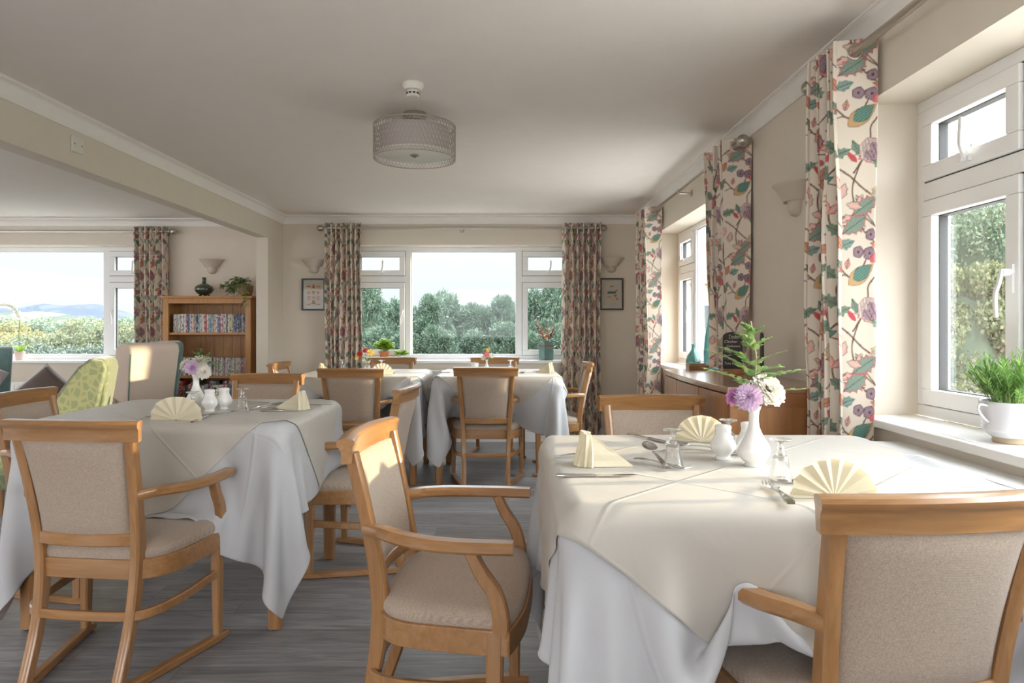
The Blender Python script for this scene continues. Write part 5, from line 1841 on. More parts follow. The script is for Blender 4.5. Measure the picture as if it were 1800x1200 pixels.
BCOL = {'white': (.62, .60, .56), 'cream': (.60, .53, .42), 'grey': (.28, .27, .27), 'black': (.04, .04, .045), 'navy': (.05, .08, .16), 'blue': (.10, .20, .36),
        'pale blue': (.34, .44, .52), 'red': (.42, .05, .05), 'crimson': (.36, .05, .12), 'orange': (.60, .24, .06), 'yellow': (.68, .50, .06), 'green': (.08, .22, .14),
        'brown': (.20, .11, .07), 'mauve': (.40, .26, .36), 'pink': (.62, .36, .36)}
BM = {}
def spine_mat(nm):
    if nm not in BM:
        m, nt, b = new_mat('spine_' + nm.replace(' ', '_'))
        t = nt.nodes.new('ShaderNodeTexCoord'); nz = nt.nodes.new('ShaderNodeTexNoise')
        mp = nt.nodes.new('ShaderNodeMapping'); mp.inputs['Scale'].default_value = (70, 1, 34)
        nt.links.new(t.outputs['Object'], mp.inputs[0]); nt.links.new(mp.outputs[0], nz.inputs['Vector'])
        oi = nt.nodes.new('ShaderNodeObjectInfo')
        ml = nt.nodes.new('ShaderNodeMath'); ml.operation = 'MULTIPLY'; ml.inputs[1].default_value = 60
        nt.links.new(oi.outputs['Random'], ml.inputs[0])
        nz.noise_dimensions = '4D'; nt.links.new(ml.outputs[0], nz.inputs['W'])
        nz.inputs['Scale'].default_value = 1; nz.inputs['Detail'].default_value = 2
        rp = nt.nodes.new('ShaderNodeValToRGB')
        rp.color_ramp.interpolation = 'CONSTANT'
        c = BCOL[nm]
        lum = sum(c) / 3
        ink = tuple(q * .22 for q in c) if lum > .3 else tuple(min(1, q * .4 + .42) for q in c)
        rp.color_ramp.elements[0].color = (*c, 1); rp.color_ramp.elements[1].color = (*ink, 1); rp.color_ramp.elements[1].position = .56
        e_ = rp.color_ramp.elements.new(.66); e_.color = (*c, 1)
        e_ = rp.color_ramp.elements.new(.76); e_.color = (*[(a + b2) / 2 for a, b2 in zip(c, (.4, .3, .25))], 1)
        nt.links.new(nz.outputs[0], rp.inputs[0]); nt.links.new(rp.outputs[0], b.inputs['Base Color'])
        b.inputs['Roughness'].default_value = .35
        BM[nm] = m
    return BM[nm]
BME = {}
def book_mesh(nm, w, h, d):
    key = (nm, round(w, 4), round(h, 3))
    if key not in BME:
        bm = bmesh.new(); box(bm, -w / 2, w / 2, 0, d, 0, h)
        bmesh.ops.bevel(bm, geom=bm.edges[:], offset=.001, segments=1)
        me = bpy.data.meshes.new('case'); bm.to_mesh(me); bm.free(); me.materials.append(spine_mat(nm))
        BME[key] = me
    return BME[key]
def ordinal(n):
    return '%d%s' % (n, 'th' if 10 <= n % 100 <= 20 else {1: 'st', 2: 'nd', 3: 'rd'}.get(n % 10, 'th'))
def row(seq, x0, x1, z, shelf, kind, group, seed, hh):
    rnd = random.Random(seed); x = x0; k = 0
    while True:
        w = rnd.choice((.0145, .0155, .0155, .013)) if kind == 'disc_case' else rnd.choice((.018, .024, .030, .036))
        if x + w > x1:
            break
        nm = seq[k % len(seq)]
        h = hh + (rnd.choice((0, 0, -.002, -.004)) if kind == 'disc_case' else rnd.choice((0, -.02, .01, -.035)))
        me = book_mesh(nm, w - .0012, h, .135 if kind == 'disc_case' else .15)
        o = bpy.data.objects.new(kind, me); link(o)
        o.location = (x + w / 2, BYF + .050 + rnd.uniform(0, .006), z)
        tag(o, '%s-spined %s, %s from the left on the bookcase\'s %s shelf' % (nm, 'film case' if kind == 'disc_case' else 'book', ordinal(k + 1), shelf),
            'film case' if kind == 'disc_case' else 'book', group)
        x += w; k += 1
s1 = 'white,white,grey,cream,white,cream,white,white,white,crimson,navy,blue,white,cream,orange,grey,navy,black,pale blue,white,cream,white,pink,red,white,grey,blue,pale blue,orange,cream,white,blue,crimson,white,pink,white,cream,black,white,cream,yellow,blue,navy,navy,black,navy,black,grey,black,navy,grey'.split(',')
row(s1, BX0 + .080, BX1 - .060, SH[0] + .0005, 'top', 'disc_case', 'film cases on the top shelf', 1, .187)
s2 = 'red,grey,white,grey,cream,mauve,grey,white,pink,grey,cream,white,mauve,grey,pink,white,mauve,cream,grey,white,pink,grey,white,cream,grey,white,grey,black,cream,grey,white,brown,cream,white,grey,mauve,white,cream,white,grey,cream,white,grey,cream,white,cream,grey'.split(',')
row(s2, BX0 + .075, BX1 - .060, SH[1] + .0005, 'second', 'disc_case', 'film cases on the second shelf', 2, .187)
s3 = 'green,grey,red,brown,black,pink,mauve,blue,green,orange,white,grey,black,crimson,green,black,brown,red,white,brown,blue,yellow,red,navy,green'.split(',')
row(s3, BX0 + .075, BX1 - .060, SH[2] + .0005, 'third', 'book', 'books on the third shelf', 3, .245)
t = thing('glass_vase', 'round dark green glass vase with a short neck on the bookcase', 'vase', (-3.12, 6.985, BZT))
M_GRN = clear_glass('bottle_green_glass', (.10, .16, .10), f=.15)
bm = bmesh.new()
for k in range(5):
    a = 2 * PI * k / 5 + .2
    bmesh.ops.create_uvsphere(bm, u_segments=10, v_segments=6, radius=.010, matrix=Matrix.Translation((.045 * math.cos(a), .045 * math.sin(a), .010)))
obj('foot', bm, M_GRN, t, smooth=True)
bm = bmesh.new(); lathe(bm, [(0, .016), (.035, .017), (.065, .030), (.088, .055), (.094, .078), (.086, .100), (.062, .120), (.034, .131), (.020, .140), (.018, .165), (.022, .196), (.018, .196), (.014, .165), (.016, .140), (0, .128)], 48)
obj('vase_body', bm, mat('dark_green_glaze', (.035, .05, .03), rough=.12, spec=.8, coat=1.0), t, smooth=True)
t = thing('trailing_plant', 'variegated trailing plant in a basket on the bookcase end', 'plant', (-2.685, 6.96, BZT))
bm = bmesh.new(); lathe(bm, [(0, 0), (.055, 0), (.070, .05), (.075, .11), (.070, .11), (.06, .1), (0, .095)], 24)
obj('basket', bm, wood('wicker', (.22, .10, .035), (.42, .22, .09), axis='X', density=3), t)
rnd = random.Random(4)
bm = bmesh.new(); bs = bmesh.new()
for k in range(13):
    a = rnd.uniform(PI * .80, PI * 1.75)
    L = rnd.uniform(.10, .22); drop = rnd.uniform(.02, .30) if k % 2 else -.02
    if math.sin(a) > -.25:
        drop = min(drop, .02)
    p = bez([(0, 0, .10), (math.cos(a) * L * .5, math.sin(a) * L * .6, .16 + rnd.uniform(0, .04)), (math.cos(a) * L, math.sin(a) * L - .03, .10 - drop * .25), (math.cos(a) * L * 1.02, min(math.sin(a) * L - .05, -.19) if drop > .05 else math.sin(a) * L - .02, .09 - drop)], 5)
    tube(bs, p, .0022, 5)
    leaves_on(bm, p, .062, 9, seed=k, spread=.6, aspect=.5, droop=.25, taper=False)
obj('vine', bs, M_STEM, t)
M_VAR = leaf_mat('variegated_leaf', (.03, .09, .03), (.42, .46, .20), transl=.2)
obj('leaf', bm, M_VAR, t)

# ================================================================== SIDEBOARD AND WHAT STANDS ON IT
SX0, SX1, SY0, SY1, SZ = .905, 1.342, 2.79, 3.97, .948
t = thing('sideboard', 'bow-fronted teak sideboard against the right wall', 'sideboard', (SX0, SY0, 0))
L_, D_ = SY1 - SY0, SX1 - SX0
def bow(y):
    return -.028 * (1 - (2 * y / L_ - 1) ** 2)
ys = [L_ * k / 24 for k in range(25)]
bm = bmesh.new(); prism(bm, [(bow(y) - .012, y) for y in ys] + [(D_, L_), (D_, 0)][0:2], SZ - .026, SZ)
obj('sideboard_top', bm, M_TEAKTOP, t, bevel=.003)
bm = bmesh.new(); box(bm, .0, D_, .004, .026, .08, SZ - .0265)
obj('side_panel', bm, M_TEAK, t)
bm = bmesh.new(); box(bm, -.001, D_, .001, .0238, SZ - .085, SZ - .0265)
obj('side_rail', bm, wood('teak_dark', (.30, .13, .05), (.40, .19, .08), axis='X'), t)
bm = bmesh.new(); box(bm, .0, D_, L_ - .026, L_ - .004, .08, SZ - .0265); obj('side_panel', bm, M_TEAK, t)
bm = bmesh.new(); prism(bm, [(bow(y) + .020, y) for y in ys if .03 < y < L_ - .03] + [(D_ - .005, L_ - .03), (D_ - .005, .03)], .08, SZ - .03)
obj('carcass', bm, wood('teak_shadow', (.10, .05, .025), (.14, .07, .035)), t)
splits = [.030, .385, .80, L_ - .030]
for k in range(3):
    a, b_ = splits[k] + .005, splits[k + 1] - .005
    yy = [a + (b_ - a) * j / 8 for j in range(9)]
    bm = bmesh.new(); prism(bm, [(bow(y) + .000, y) for y in yy] + [(bow(y) + .0185, y) for y in yy[::-1]], .10, SZ - .034)
    d_ = obj('door', bm, M_TEAK, t, bevel=.002)
    ky = (a + b_) / 2 + (.07 if k == 0 else .0); 
    bm = bmesh.new(); lathe(bm, [(0, .034), (.012, .033), (.015, .027), (.012, .018), (.008, .008), (.009, -.004)], 20, M=Matrix.Translation((bow(ky), ky, .79)) @ Matrix.Rotation(-PI / 2, 4, 'Y'))
    obj('knob', bm, wood('knob_wood', (.15, .05, .02), (.25, .09, .04)), d_, smooth=True)
bm = bmesh.new(); prism(bm, [(bow(y) + .05, y) for y in ys if .03 < y < L_ - .03] + [(D_ - .02, L_ - .04), (D_ - .02, .04)], 0, .0795)
obj('plinth', bm, M_BLACK, t)
def chalkboard(label, x, y, deg, lines):
    t = thing('chalkboard_sign', label, 'menu board', (x, y, SZ), R(deg))
    W_, H_ = .100, .205
    bm = bmesh.new()      # arch-topped board in a slotted foot, face towards -y
    out = [(-W_ / 2, .026), (W_ / 2, .026), (W_ / 2, H_ - .012)] + [(W_ / 2 * math.cos(a), H_ - .012 + .026 * math.sin(a)) for a in [PI * k / 14 for k in range(1, 14)]] + [(-W_ / 2, H_ - .012)]
    f = [bm.verts.new((a, -.005, b)) for a, b in out]; g = [bm.verts.new((a, .005, b)) for a, b in out]
    bm.faces.new(f); bm.faces.new(g[::-1]); n = len(out)
    for k in range(n):
        bm.faces.new((f[k], g[k], g[(k + 1) % n], f[(k + 1) % n]))
    obj('slate', bm, mat('slate_black', (.055, .05, .048), rough=.75, noise_amt=.25, noise_scale=30), t)
    bm = bmesh.new(); box(bm, -W_ / 2 - .008, W_ / 2 + .008, -.028, .028, 0, .027)
    obj('wooden_foot', bm, M_TEAK if lines else M_BLACK, t, bevel=.003)
    for i, (txt, x_, z_, s_, sh) in enumerate(lines):
        c = bpy.data.curves.new('chalk_writing', 'FONT'); c.body = txt; c.size = s_; c.align_x = 'LEFT'; c.extrude = .0001; c.shear = sh; c.resolution_u = 2
        o = bpy.data.objects.new('tmp', c); link(o)
        bpy.context.view_layer.update()
        dg = bpy.context.evaluated_depsgraph_get()
        me = bpy.data.meshes.new_from_object(o.evaluated_get(dg))
        bpy.data.objects.remove(o)
        me.materials.clear(); me.materials.append(mat('chalk', (.72, .72, .70), rough=.9))
        q = bpy.data.objects.new('chalk_writing', me); link(q, t)
        q.location = (x_, -.0056, z_); q.rotation_euler = (R(90), 0, R(0))
    if lines:
        bm = bmesh.new(); box(bm, -.022, .020, -.0062, -.0052, .1835, .1848); obj('chalk_underline', bm, MATS['chalk'], t)
    return t
chalkboard('small arched chalkboard menu reading Today, in a wooden foot on the sideboard', 1.165, 3.56, 0,
           [('Today!', -.026, .188, .023, .25), ('Chicken', -.047, .162, .021, .2), ('Carbonara', -.034, .140, .0165, .1), ('Tilapia', -.046, .112, .020, .2), ('or', -.026, .093, .018, .2), ('\u2013', -.046, .075, .02, 0), ('Tuna Salad', -.045, .050, .0175, .1)])
chalkboard('narrow black sign board seen almost edge-on, right of the chalkboard menu', 1.205, 3.255, -105, [])
t = thing('wooden_tray', 'small low wooden tray at the far end of the sideboard', 'tray', (1.075, 3.90, SZ), R(4))
bm = bmesh.new(); box(bm, -.058, .058, -.03, .03, 0, .006); box(bm, -.058, .058, -.03, -.024, .006, .028); box(bm, -.058, .058, .024, .03, .006, .034)
for s in (-1, 1):
    box(bm, s * .055 - .003, s * .055 + .003, -.024, .024, .006, .030)
obj('tray_body', bm, M_BEECH, t, bevel=.001)

# ================================================================== ON THE WINDOW SILLS
t = thing('glass_bottle', 'squat blue-green glass bottle on the far right window sill', 'bottle', (1.462, 5.42, .86))
bm = bmesh.new(); lathe(bm, [(0, 0), (.045, 0), (.056, .02), (.058, .06), (.048, .10), (.026, .135), (.015, .155), (.014, .18), (.017, .193), (.013, .193), (.010, .178), (.011, .155), (.022, .132), (.044, .098), (.053, .06), (.051, .02), (0, .006)], 36)
obj('bottle_body', bm, clear_glass('blue_green_glass', (.42, .58, .56), f=.5), t, smooth=True)
t = thing('tall_vase', 'tall teal glass vase on the far right window sill, half hidden by the curtain', 'vase', (1.462, 4.93, .86))
bm = bmesh.new(); lathe(bm, [(0, 0), (.045, 0), (.055, .03), (.058, .14), (.048, .26), (.030, .36), (.018, .43), (.020, .46), (.016, .46), (.014, .43), (.026, .36), (.044, .26), (.053, .14), (.050, .03), (0, .01)], 36)
obj('vase_body', bm, clear_glass('teal_glass', (.36, .56, .56), f=.45), t, smooth=True)
# planter cup on the near sill
t = thing('potted_plant', 'white stoneware cup planter of grassy green herb on the near right sill', 'plant', (1.462, 1.985, .86))
M_POT = mat('stoneware', (.64, .64, .66), rough=.25, noise_amt=.06, coat=.4)
bm = bmesh.new()
pr = [(0, 0), (.046, 0), (.048, .006), (.046, .012), (.056, .020), (.070, .034)]
for k in range(8):
    z = .038 + k * .0098
    pr += [(.0765 + .0008 * k, z), (.0748 + .0008 * k, z + .0068)]
pr += [(.083, .118), (.080, .121), (.076, .118), (.074, .1), (0, .095)]
lathe(bm, pr, 64)
obj('cup_body', bm, M_POT, t, smooth=True)
bm = bmesh.new(); lathe(bm, [(0, -.0003), (.0468, -.0003), (.0492, .006), (.0472, .0125), (.053, .0175), (.050, .0165), (0, .004)], 48)
obj('unglazed_foot', bm, mat('bare_clay', (.50, .40, .27), rough=.7), t, smooth=True)
bm = bmesh.new(); tube(bm, bez([(-.078, -.012, .108), (-.104, -.016, .112), (-.108, -.016, .095), (-.090, -.014, .072), (-.076, -.012, .062)], 6), .0035, 8)
obj('cup_handle', bm, M_POT, t, smooth=True)
bm = bmesh.new(); bs = bmesh.new(); rnd = random.Random(11)
for k in range(120):
    a = rnd.uniform(0, 2 * PI); r0 = rnd.uniform(0, .065); sp = rnd.uniform(.15, 1.0)
    h = rnd.uniform(.07, .155) * (1.15 - .35 * sp)
    dx = math.cos(a) * .105 * sp; dy = math.sin(a) * .105 * sp * .8
    p = bez([(math.cos(a) * r0 * .8, math.sin(a) * r0 * .8, .10), (math.cos(a) * r0 + dx * .3, math.sin(a) * r0 + dy * .3, .10 + h * .55), (math.cos(a) * r0 * .9 + dx * .8, math.sin(a) * r0 * .9 + dy * .8, .10 + h)], 4)
    p = [Vector((min(q.x, .06), q.y, q.z)) for q in p]
    tube(bs, p, .0011, 4)
    leaves_on(bm, p[2:], .024, 8, seed=k, spread=1.5, aspect=.22, taper=False)
obj('stem', bs, M_STEM, t)
obj('leaf', bm, M_HERB, t)
# back sill
def bushy(name, label, x, y, z, r, h, n, pot, seed, m=M_BASIL, potm=None, size=.05):
    t = thing(name, label, 'plant', (x, y, z))
    bm = bmesh.new(); lathe(bm, [(0, 0), (.038 * pot, 0), (.052 * pot, .075 * pot), (.058 * pot, .076 * pot), (.060 * pot, .098 * pot), (.054 * pot, .098 * pot), (.05 * pot, .085 * pot), (0, .08 * pot)], 28)
    obj('pot', bm, potm or mat('terracotta', (.56, .20, .09), rough=.75), t, auto=40)
    rnd = random.Random(seed); bm = bmesh.new(); bs = bmesh.new()
    for k in range(n):
        a = rnd.uniform(0, 2 * PI); s_ = rnd.uniform(.1, 1); hh = h * rnd.uniform(.45, 1) * (1.1 - .5 * s_)
        dx, dy = math.cos(a) * r * s_, math.sin(a) * r * s_ * .55
        p = bez([(dx * .1, dy * .1, .075 * pot), (dx * .5, dy * .5, .08 * pot + hh * .6), (dx, dy, .08 * pot + hh)], 4)
        tube(bs, p, .0016, 5)
        leaves_on(bm, p[3:], size, 3, seed=seed * 50 + k, spread=.4, aspect=.75, taper=False)
    obj('stem', bs, M_STEM, t); obj('leaf', bm, m, t)
bushy('potted_plant', 'bright green bushy plant in a terracotta pot on the back sill', (675 - 895) / 1200 * 7.25, 7.25, .835, .125, .16, 34, .95, 3)
bushy('potted_plant', 'smaller leafy plant right of the terracotta one on the back sill', (703 - 895) / 1200 * 7.26, 7.26, .835, .10, .075, 20, .5, 5, potm=M_POT, size=.04)
t = thing('square_vase', 'square teal glazed vase of dried stems on the back sill', 'vase', ((960 - 895) / 1200 * 7.23, 7.235, .835), R(30))
M_TEALG = mat('teal_glaze', (.10, .20, .18), rough=.25, noise_amt=.35, noise_scale=16, coat=.6)
bm = bmesh.new(); box(bm, -.056, .056, -.056, .056, .004, .195)
bmesh.ops.bevel(bm, geom=[e_ for e_ in bm.edges], offset=.010, segments=3)
obj('vase_body', bm, M_TEALG, t, smooth=False, auto=40)
bm = bmesh.new(); box(bm, -.050, .050, -.050, .050, 0, .005); obj('vase_foot', bm, mat('rust_glaze', (.22, .08, .05), rough=.5), t)
bm = bmesh.new(); lathe(bm, [(.034, .19), (.036, .206), (.030, .206), (.028, .16)], 24); obj('vase_neck', bm, M_TEALG, t, auto=40)
bm = bmesh.new(); box(bm, -.0566, .0566, -.0566, .0566, .140, .156); obj('glaze_band', bm, mat('rust_glaze', (.22, .08, .05), rough=.5), t)
t = thing('dried_flowers', 'orange and brown dried flower spikes in the square teal vase', 'dried flowers', ((960 - 895) / 1200 * 7.23, 7.235, 1.03))
M_DRY = leaf_mat('dried_petal', (.50, .18, .07), (.62, .34, .18), transl=.2); M_DRK = leaf_mat('dried_seed', (.08, .04, .04), (.20, .10, .08), transl=.1)
bm = bmesh.new(); b2 = bmesh.new(); b3 = bmesh.new()
for i, (dx, dz, m_) in enumerate(((-.10, .26, 0), (-.06, .17, 0), (-.115, .19, 1), (.015, .20, 0), (.10, .20, 0), (.085, .14, 1), (.12, .13, 1))):
    p = bez([(0, 0, -.10), (dx * .25, 0, .02), (dx * .7, .01, dz * .6), (dx, .01, dz)], 5)
    tube(b3, p, .0018, 5)
    bq = bmesh.new(); leaves_on(bq, p[len(p) // 3:], .034, 16, seed=i, spread=.6, aspect=.7)
    obj('seed_head' if m_ else 'dried_bloom', bq, M_DRK if m_ else M_DRY, t)
obj('stem', b3, mat('dried_stem', (.30, .18, .09), rough=.8), t)
# lounge sill
t = thing('orchid', 'white orchid in a pale pot on the lounge window sill', 'orchid', ((35 - 895) / 1200 * 7.24, 7.24, .835))
bm = bmesh.new(); lathe(bm, [(0, 0), (.038, 0), (.050, .085), (.050, .09), (.046, .09), (.04, .07), (0, .065)], 28); obj('pot', bm, mat('blush_pot', (.74, .58, .50), rough=.4), t, auto=40)
bm = bmesh.new()
for a, L in ((.2, .13), (2.6, .12), (1.2, .10), (4.0, .12), (5.4, .10)):
    d = Vector((math.cos(a), math.sin(a) * .5, 0)); s = Vector((-d.y, d.x, 0)).normalized() * .024
    P_ = [Vector((0, 0, .07)), d * L * .4 + Vector((0, 0, .14)), d * L * .8 + Vector((0, 0, .15)), d * L * 1.1 + Vector((0, 0, .12))]
    lf = [bm.verts.new(p - s * w) for p, w in zip(P_, (.4, 1, 1, .1))]; rf = [bm.verts.new(p + s * w) for p, w in zip(P_, (.4, 1, 1, .1))]
    for i in range(3):
        bm.faces.new((lf[i], rf[i], rf[i + 1], lf[i + 1]))
obj('leaf', bm, M_BASIL, t)
stem = bez([(0, 0, .07), (-.01, .0, .30), (.0, 0, .48), (-.06, -.01, .58), (-.16, -.02, .60)], 6)
bm = bmesh.new(); tube(bm, stem, .003, 6); obj('stem', bm, M_STEM, t)
for i in range(7):
    p = stem[-1 - i * 2]
    bm = bmesh.new(); petals(bm, (p.x, p.y - .012, p.z - .02), .034, 6, 2, w=.7, seed=i, nrm=(.1 * i - .3, -1, .1))
    obj('flower_head', bm, M_PETW, t)

# ================================================================== LOUNGE SEATING
def velvet_leaf():
    m, nt, b = new_mat('leaf_velvet')
    t = nt.nodes.new('ShaderNodeTexCoord')
    mp = nt.nodes.new('ShaderNodeMapping'); mp.inputs['Scale'].default_value = (26, 26, 17); mp.inputs['Rotation'].default_value = (.5, .7, .3)
    nt.links.new(t.outputs['Object'], mp.inputs[0])
    v = nt.nodes.new('ShaderNodeTexVoronoi'); v.feature = 'DISTANCE_TO_EDGE'; v.inputs['Scale'].default_value = 1.0
    nt.links.new(mp.outputs[0], v.inputs['Vector'])
    rp = nt.nodes.new('ShaderNodeValToRGB')
    rp.color_ramp.elements[0].position = .10; rp.color_ramp.elements[0].color = (.27, .29, .15, 1)
    rp.color_ramp.elements[1].position = .14; rp.color_ramp.elements[1].color = (.185, .225, .125, 1)
    nt.links.new(v.outputs['Distance'], rp.inputs[0]); nt.links.new(rp.outputs[0], b.inputs['Base Color'])
    b.inputs['Roughness'].default_value = .8; b.inputs['Sheen Weight'].default_value = .6
    bp = nt.nodes.new('ShaderNodeBump'); bp.inputs['Strength'].default_value = .5; bp.inputs['Distance'].default_value = .006
    nt.links.new(rp.outputs[0], bp.inputs['Height']); nt.links.new(bp.outputs[0], b.inputs['Normal'])
    return m
M_VELV = velvet_leaf()
M_CREAM = mat('cream_upholstery', (.66, .54, .45), rough=.85, sheen=.3, bump=.1, bump_scale=300)
M_TEALV = mat('teal_velvet', (.14, .25, .25), rough=.7, noise_amt=.35, noise_scale=14, sheen=.8)
M_PIPE = mat('green_piping', (.10, .20, .16), rough=.7)
def side_slab(bm, prof, x0, x1, taper=0.0, rnd_=.03):
    """profile in (y, z) extruded from x0 to x1"""
    a = [bm.verts.new((x0, y, z)) for y, z in prof]; b = [bm.verts.new((x1, y, z)) for y, z in prof]
    n = len(prof)
    bm.faces.new(a); bm.faces.new(b[::-1])
    for k in range(n):
        bm.faces.new((a[k], b[k], b[(k + 1) % n], a[(k + 1) % n]))
def armchair(label, x, y, deg, m, wings=False, zt=1.06, W_=.50, piping=None):
    """local: faces +y, outside of the back at y = 0"""
    t = thing('armchair', label, 'armchair', (x, y, 0), R(deg))
    h = W_ / 2
    bm = bmesh.new()
    back = [(.10, .28), (.035, .60), (-.01, zt - .08), (.0, zt - .02), (.045, zt), (.115, zt - .005), (.155, zt - .04), (.165, zt - .10), (.20, .62), (.24, .40), (.24, .28)]
    side_slab(bm, back, -h, h)
    for v in bm.verts:
        f = (v.co.z - .28) / (zt - .28)
        v.co.x *= .86 + .14 * f
    obj('backrest', bm, m, t, bevel=.022)
    bm = bmesh.new(); box(bm, -h * .84, h * .84, .245, .66, .30, .46); obj('seat_cushion', bm, m, t, bevel=.035)
    bm = bmesh.new(); box(bm, -h * .9, h * .9, .12, .64, .16, .2995); obj('seat_base', bm, m, t, bevel=.02)
    for s in (-1, 1):
        bm = bmesh.new(); side_slab(bm, [(.14, .17), (.14, .60), (.22, .635), (.55, .60), (.64, .56), (.655, .50), (.63, .17)], s * h * .92, s * (h * .92 + .085))
        obj('arm', bm, m, t, bevel=.025)
        if wings:
            bm = bmesh.new(); side_slab(bm, [(.06, .62), (.0, zt - .06), (.02, zt - .015), (.09, zt - .005), (.16, zt - .05), (.215, zt - .13), (.30, .72), (.33, .62)], s * (h - .005), s * (h + .075))
            obj('wing', bm, m, t, bevel=.02)
        for yy in (.17, .60):
            bm = bmesh.new(); sweep(bm, [(s * h * .8, yy, 0), (s * h * .85, yy, .165)], section_rect(.04, .04), scales=[.7, 1], up=(0, 1, 0)); obj('leg', bm, M_TEAK, t)
    if piping:
        for s in (-1, 1):
            bm = bmesh.new()
            tube(bm, [((.86 + .14 * (z - .28) / (zt - .28)) * s * (h - .001), yv - .001, z) for yv, z in ((.10, .30), (.035, .60), (-.008, zt - .09))], .005, 8)
            obj('piping', bm, piping, t)
    return t
armchair('cream high-backed armchair with green piping, its back half in sunlight', -2.90, 5.60, 70, M_CREAM, zt=1.062, W_=.50, piping=M_PIPE)
armchair('green leaf-patterned velvet wing chair in the lounge', -2.75, 4.74, 113, M_VELV, wings=True, zt=.985, W_=.44)
armchair('blue-green velvet armchair cut by the left edge of the photo', -4.34, 5.55, 215, M_TEALV, zt=1.03, W_=.50)
armchair('teal armchair almost hidden behind the cream one', -3.20, 6.50, 90, M_TEALV, zt=1.055, W_=.44)
t = thing('footstool', 'low upholstered teal footstool under the brown cushion', 'footstool', (-4.27, 6.30, 0))
bm = bmesh.new(); box(bm, -.26, .26, -.22, .22, .12, .345); obj('upholstered_top', bm, M_TEALV, t, bevel=.03)
for sx in (-1, 1):
    for sy in (-1, 1):
        bm = bmesh.new(); tube(bm, [(sx * .2, sy * .16, 0), (sx * .2, sy * .16, .125)], .016, 10); obj('leg', bm, M_TEAK, t)
def cushion(label, x, y, z, s, mt, rx, ry, rz):
    bm = bmesh.new(); N = 12
    for sd in (-1, 1):
        g = []
        for j in range(N + 1):
            rw = []
            for i in range(N + 1):
                u, v = i / N * 2 - 1, j / N * 2 - 1
                e_ = (1 - u * u) * (1 - v * v)
                pinch = 1 - .07 * ((1 - u * u) + (1 - v * v)) * (abs(u) ** 3 + abs(v) ** 3) * .5
                rw.append(bm.verts.new((u * s * pinch, v * s * pinch, sd * .085 * e_ ** .45)))
            g.append(rw)
        for j in range(N):
            for i in range(N):
                bm.faces.new((g[j][i], g[j][i + 1], g[j + 1][i + 1], g[j + 1][i]))
    bmesh.ops.remove_doubles(bm, verts=bm.verts, dist=.0005)
    o = obj('cushion', bm, mt, None, smooth=True, loc=(x, y, z), rot=(rx, ry, rz))
    tag(o, label, 'cushion')
cushion('brown velvet cushion standing on its corner on the footstool', -4.28, 6.30, .60, .18, mat('brown_velvet', (.12, .075, .062), rough=.75, sheen=.8, noise_amt=.2), R(78), R(45), R(12))
cushion('lilac grey cushion in the blue-green armchair at the left edge', -4.07, 5.20, .78, .16, mat('lilac_velvet', (.34, .27, .32), rough=.75, sheen=.6, noise_amt=.15), R(70), R(30), R(35))

# ================================================================== OUTDOORS
def ground_mat():
    m, nt, b = new_mat('meadow')
    t = nt.nodes.new('ShaderNodeTexCoord'); nz = nt.nodes.new('ShaderNodeTexNoise'); nz.inputs['Scale'].default_value = .9; nz.inputs['Detail'].default_value = 8
    nt.links.new(t.outputs['Object'], nz.inputs['Vector'])
    rp = nt.nodes.new('ShaderNodeValToRGB'); rp.color_ramp.elements[0].position = .35; rp.color_ramp.elements[0].color = (.03, .05, .02, 1); rp.color_ramp.elements[1].position = .65; rp.color_ramp.elements[1].color = (.07, .09, .04, 1)
    nt.links.new(nz.outputs[0], rp.inputs[0]); nt.links.new(rp.outputs[0], b.inputs['Base Color']); b.inputs['Roughness'].default_value = .95
    return m
def terrain(name, x0, x1, y0, y1, nx, ny, fz, m):
    xs = np.linspace(x0, x1, nx); ys_ = np.linspace(y0, y1, ny)
    X, Y = np.meshgrid(xs, ys_)
    Z = np.vectorize(fz)(X, Y)
    i = np.arange(ny - 1)[:, None] * nx + np.arange(nx - 1)[None, :]
    F = np.stack([i, i + 1, i + nx + 1, i + nx], -1).reshape(-1, 4)
    o = obj_arrays(name, np.stack([X, Y, Z], -1).reshape(-1, 3), F, m)
    return struct(o)
def gz(x, y):
    d = max(0, y - 14)
    return -.35 - .055 * d - .0 * x + .25 * noise.noise(Vector((x * .12, y * .12, 3)))
M_GROUND = ground_mat()
M_PAVE = mat('bounce_paving', (.52, .50, .47), rough=.9, noise_amt=.15)  # unseen pale ground added round the house to bounce daylight onto the ceiling
terrain('ground', -160, 120, 9.4, 300, 90, 90, gz, M_GROUND)
terrain('bounce_patio', XR + .32, 9, -20, 9.4, 20, 20, lambda x, y: -.35, M_PAVE)
terrain('bounce_patio', -20, XR + .32, YB + .32, 9.4, 20, 4, lambda x, y: -.35, M_PAVE)
terrain('ground', 9, 60, -40, 9.4, 20, 12, lambda x, y: -.36, M_GROUND)
terrain('bounce_patio', -20, XR + .32, -20, YF - .22, 20, 12, lambda x, y: -.35, M_PAVE)
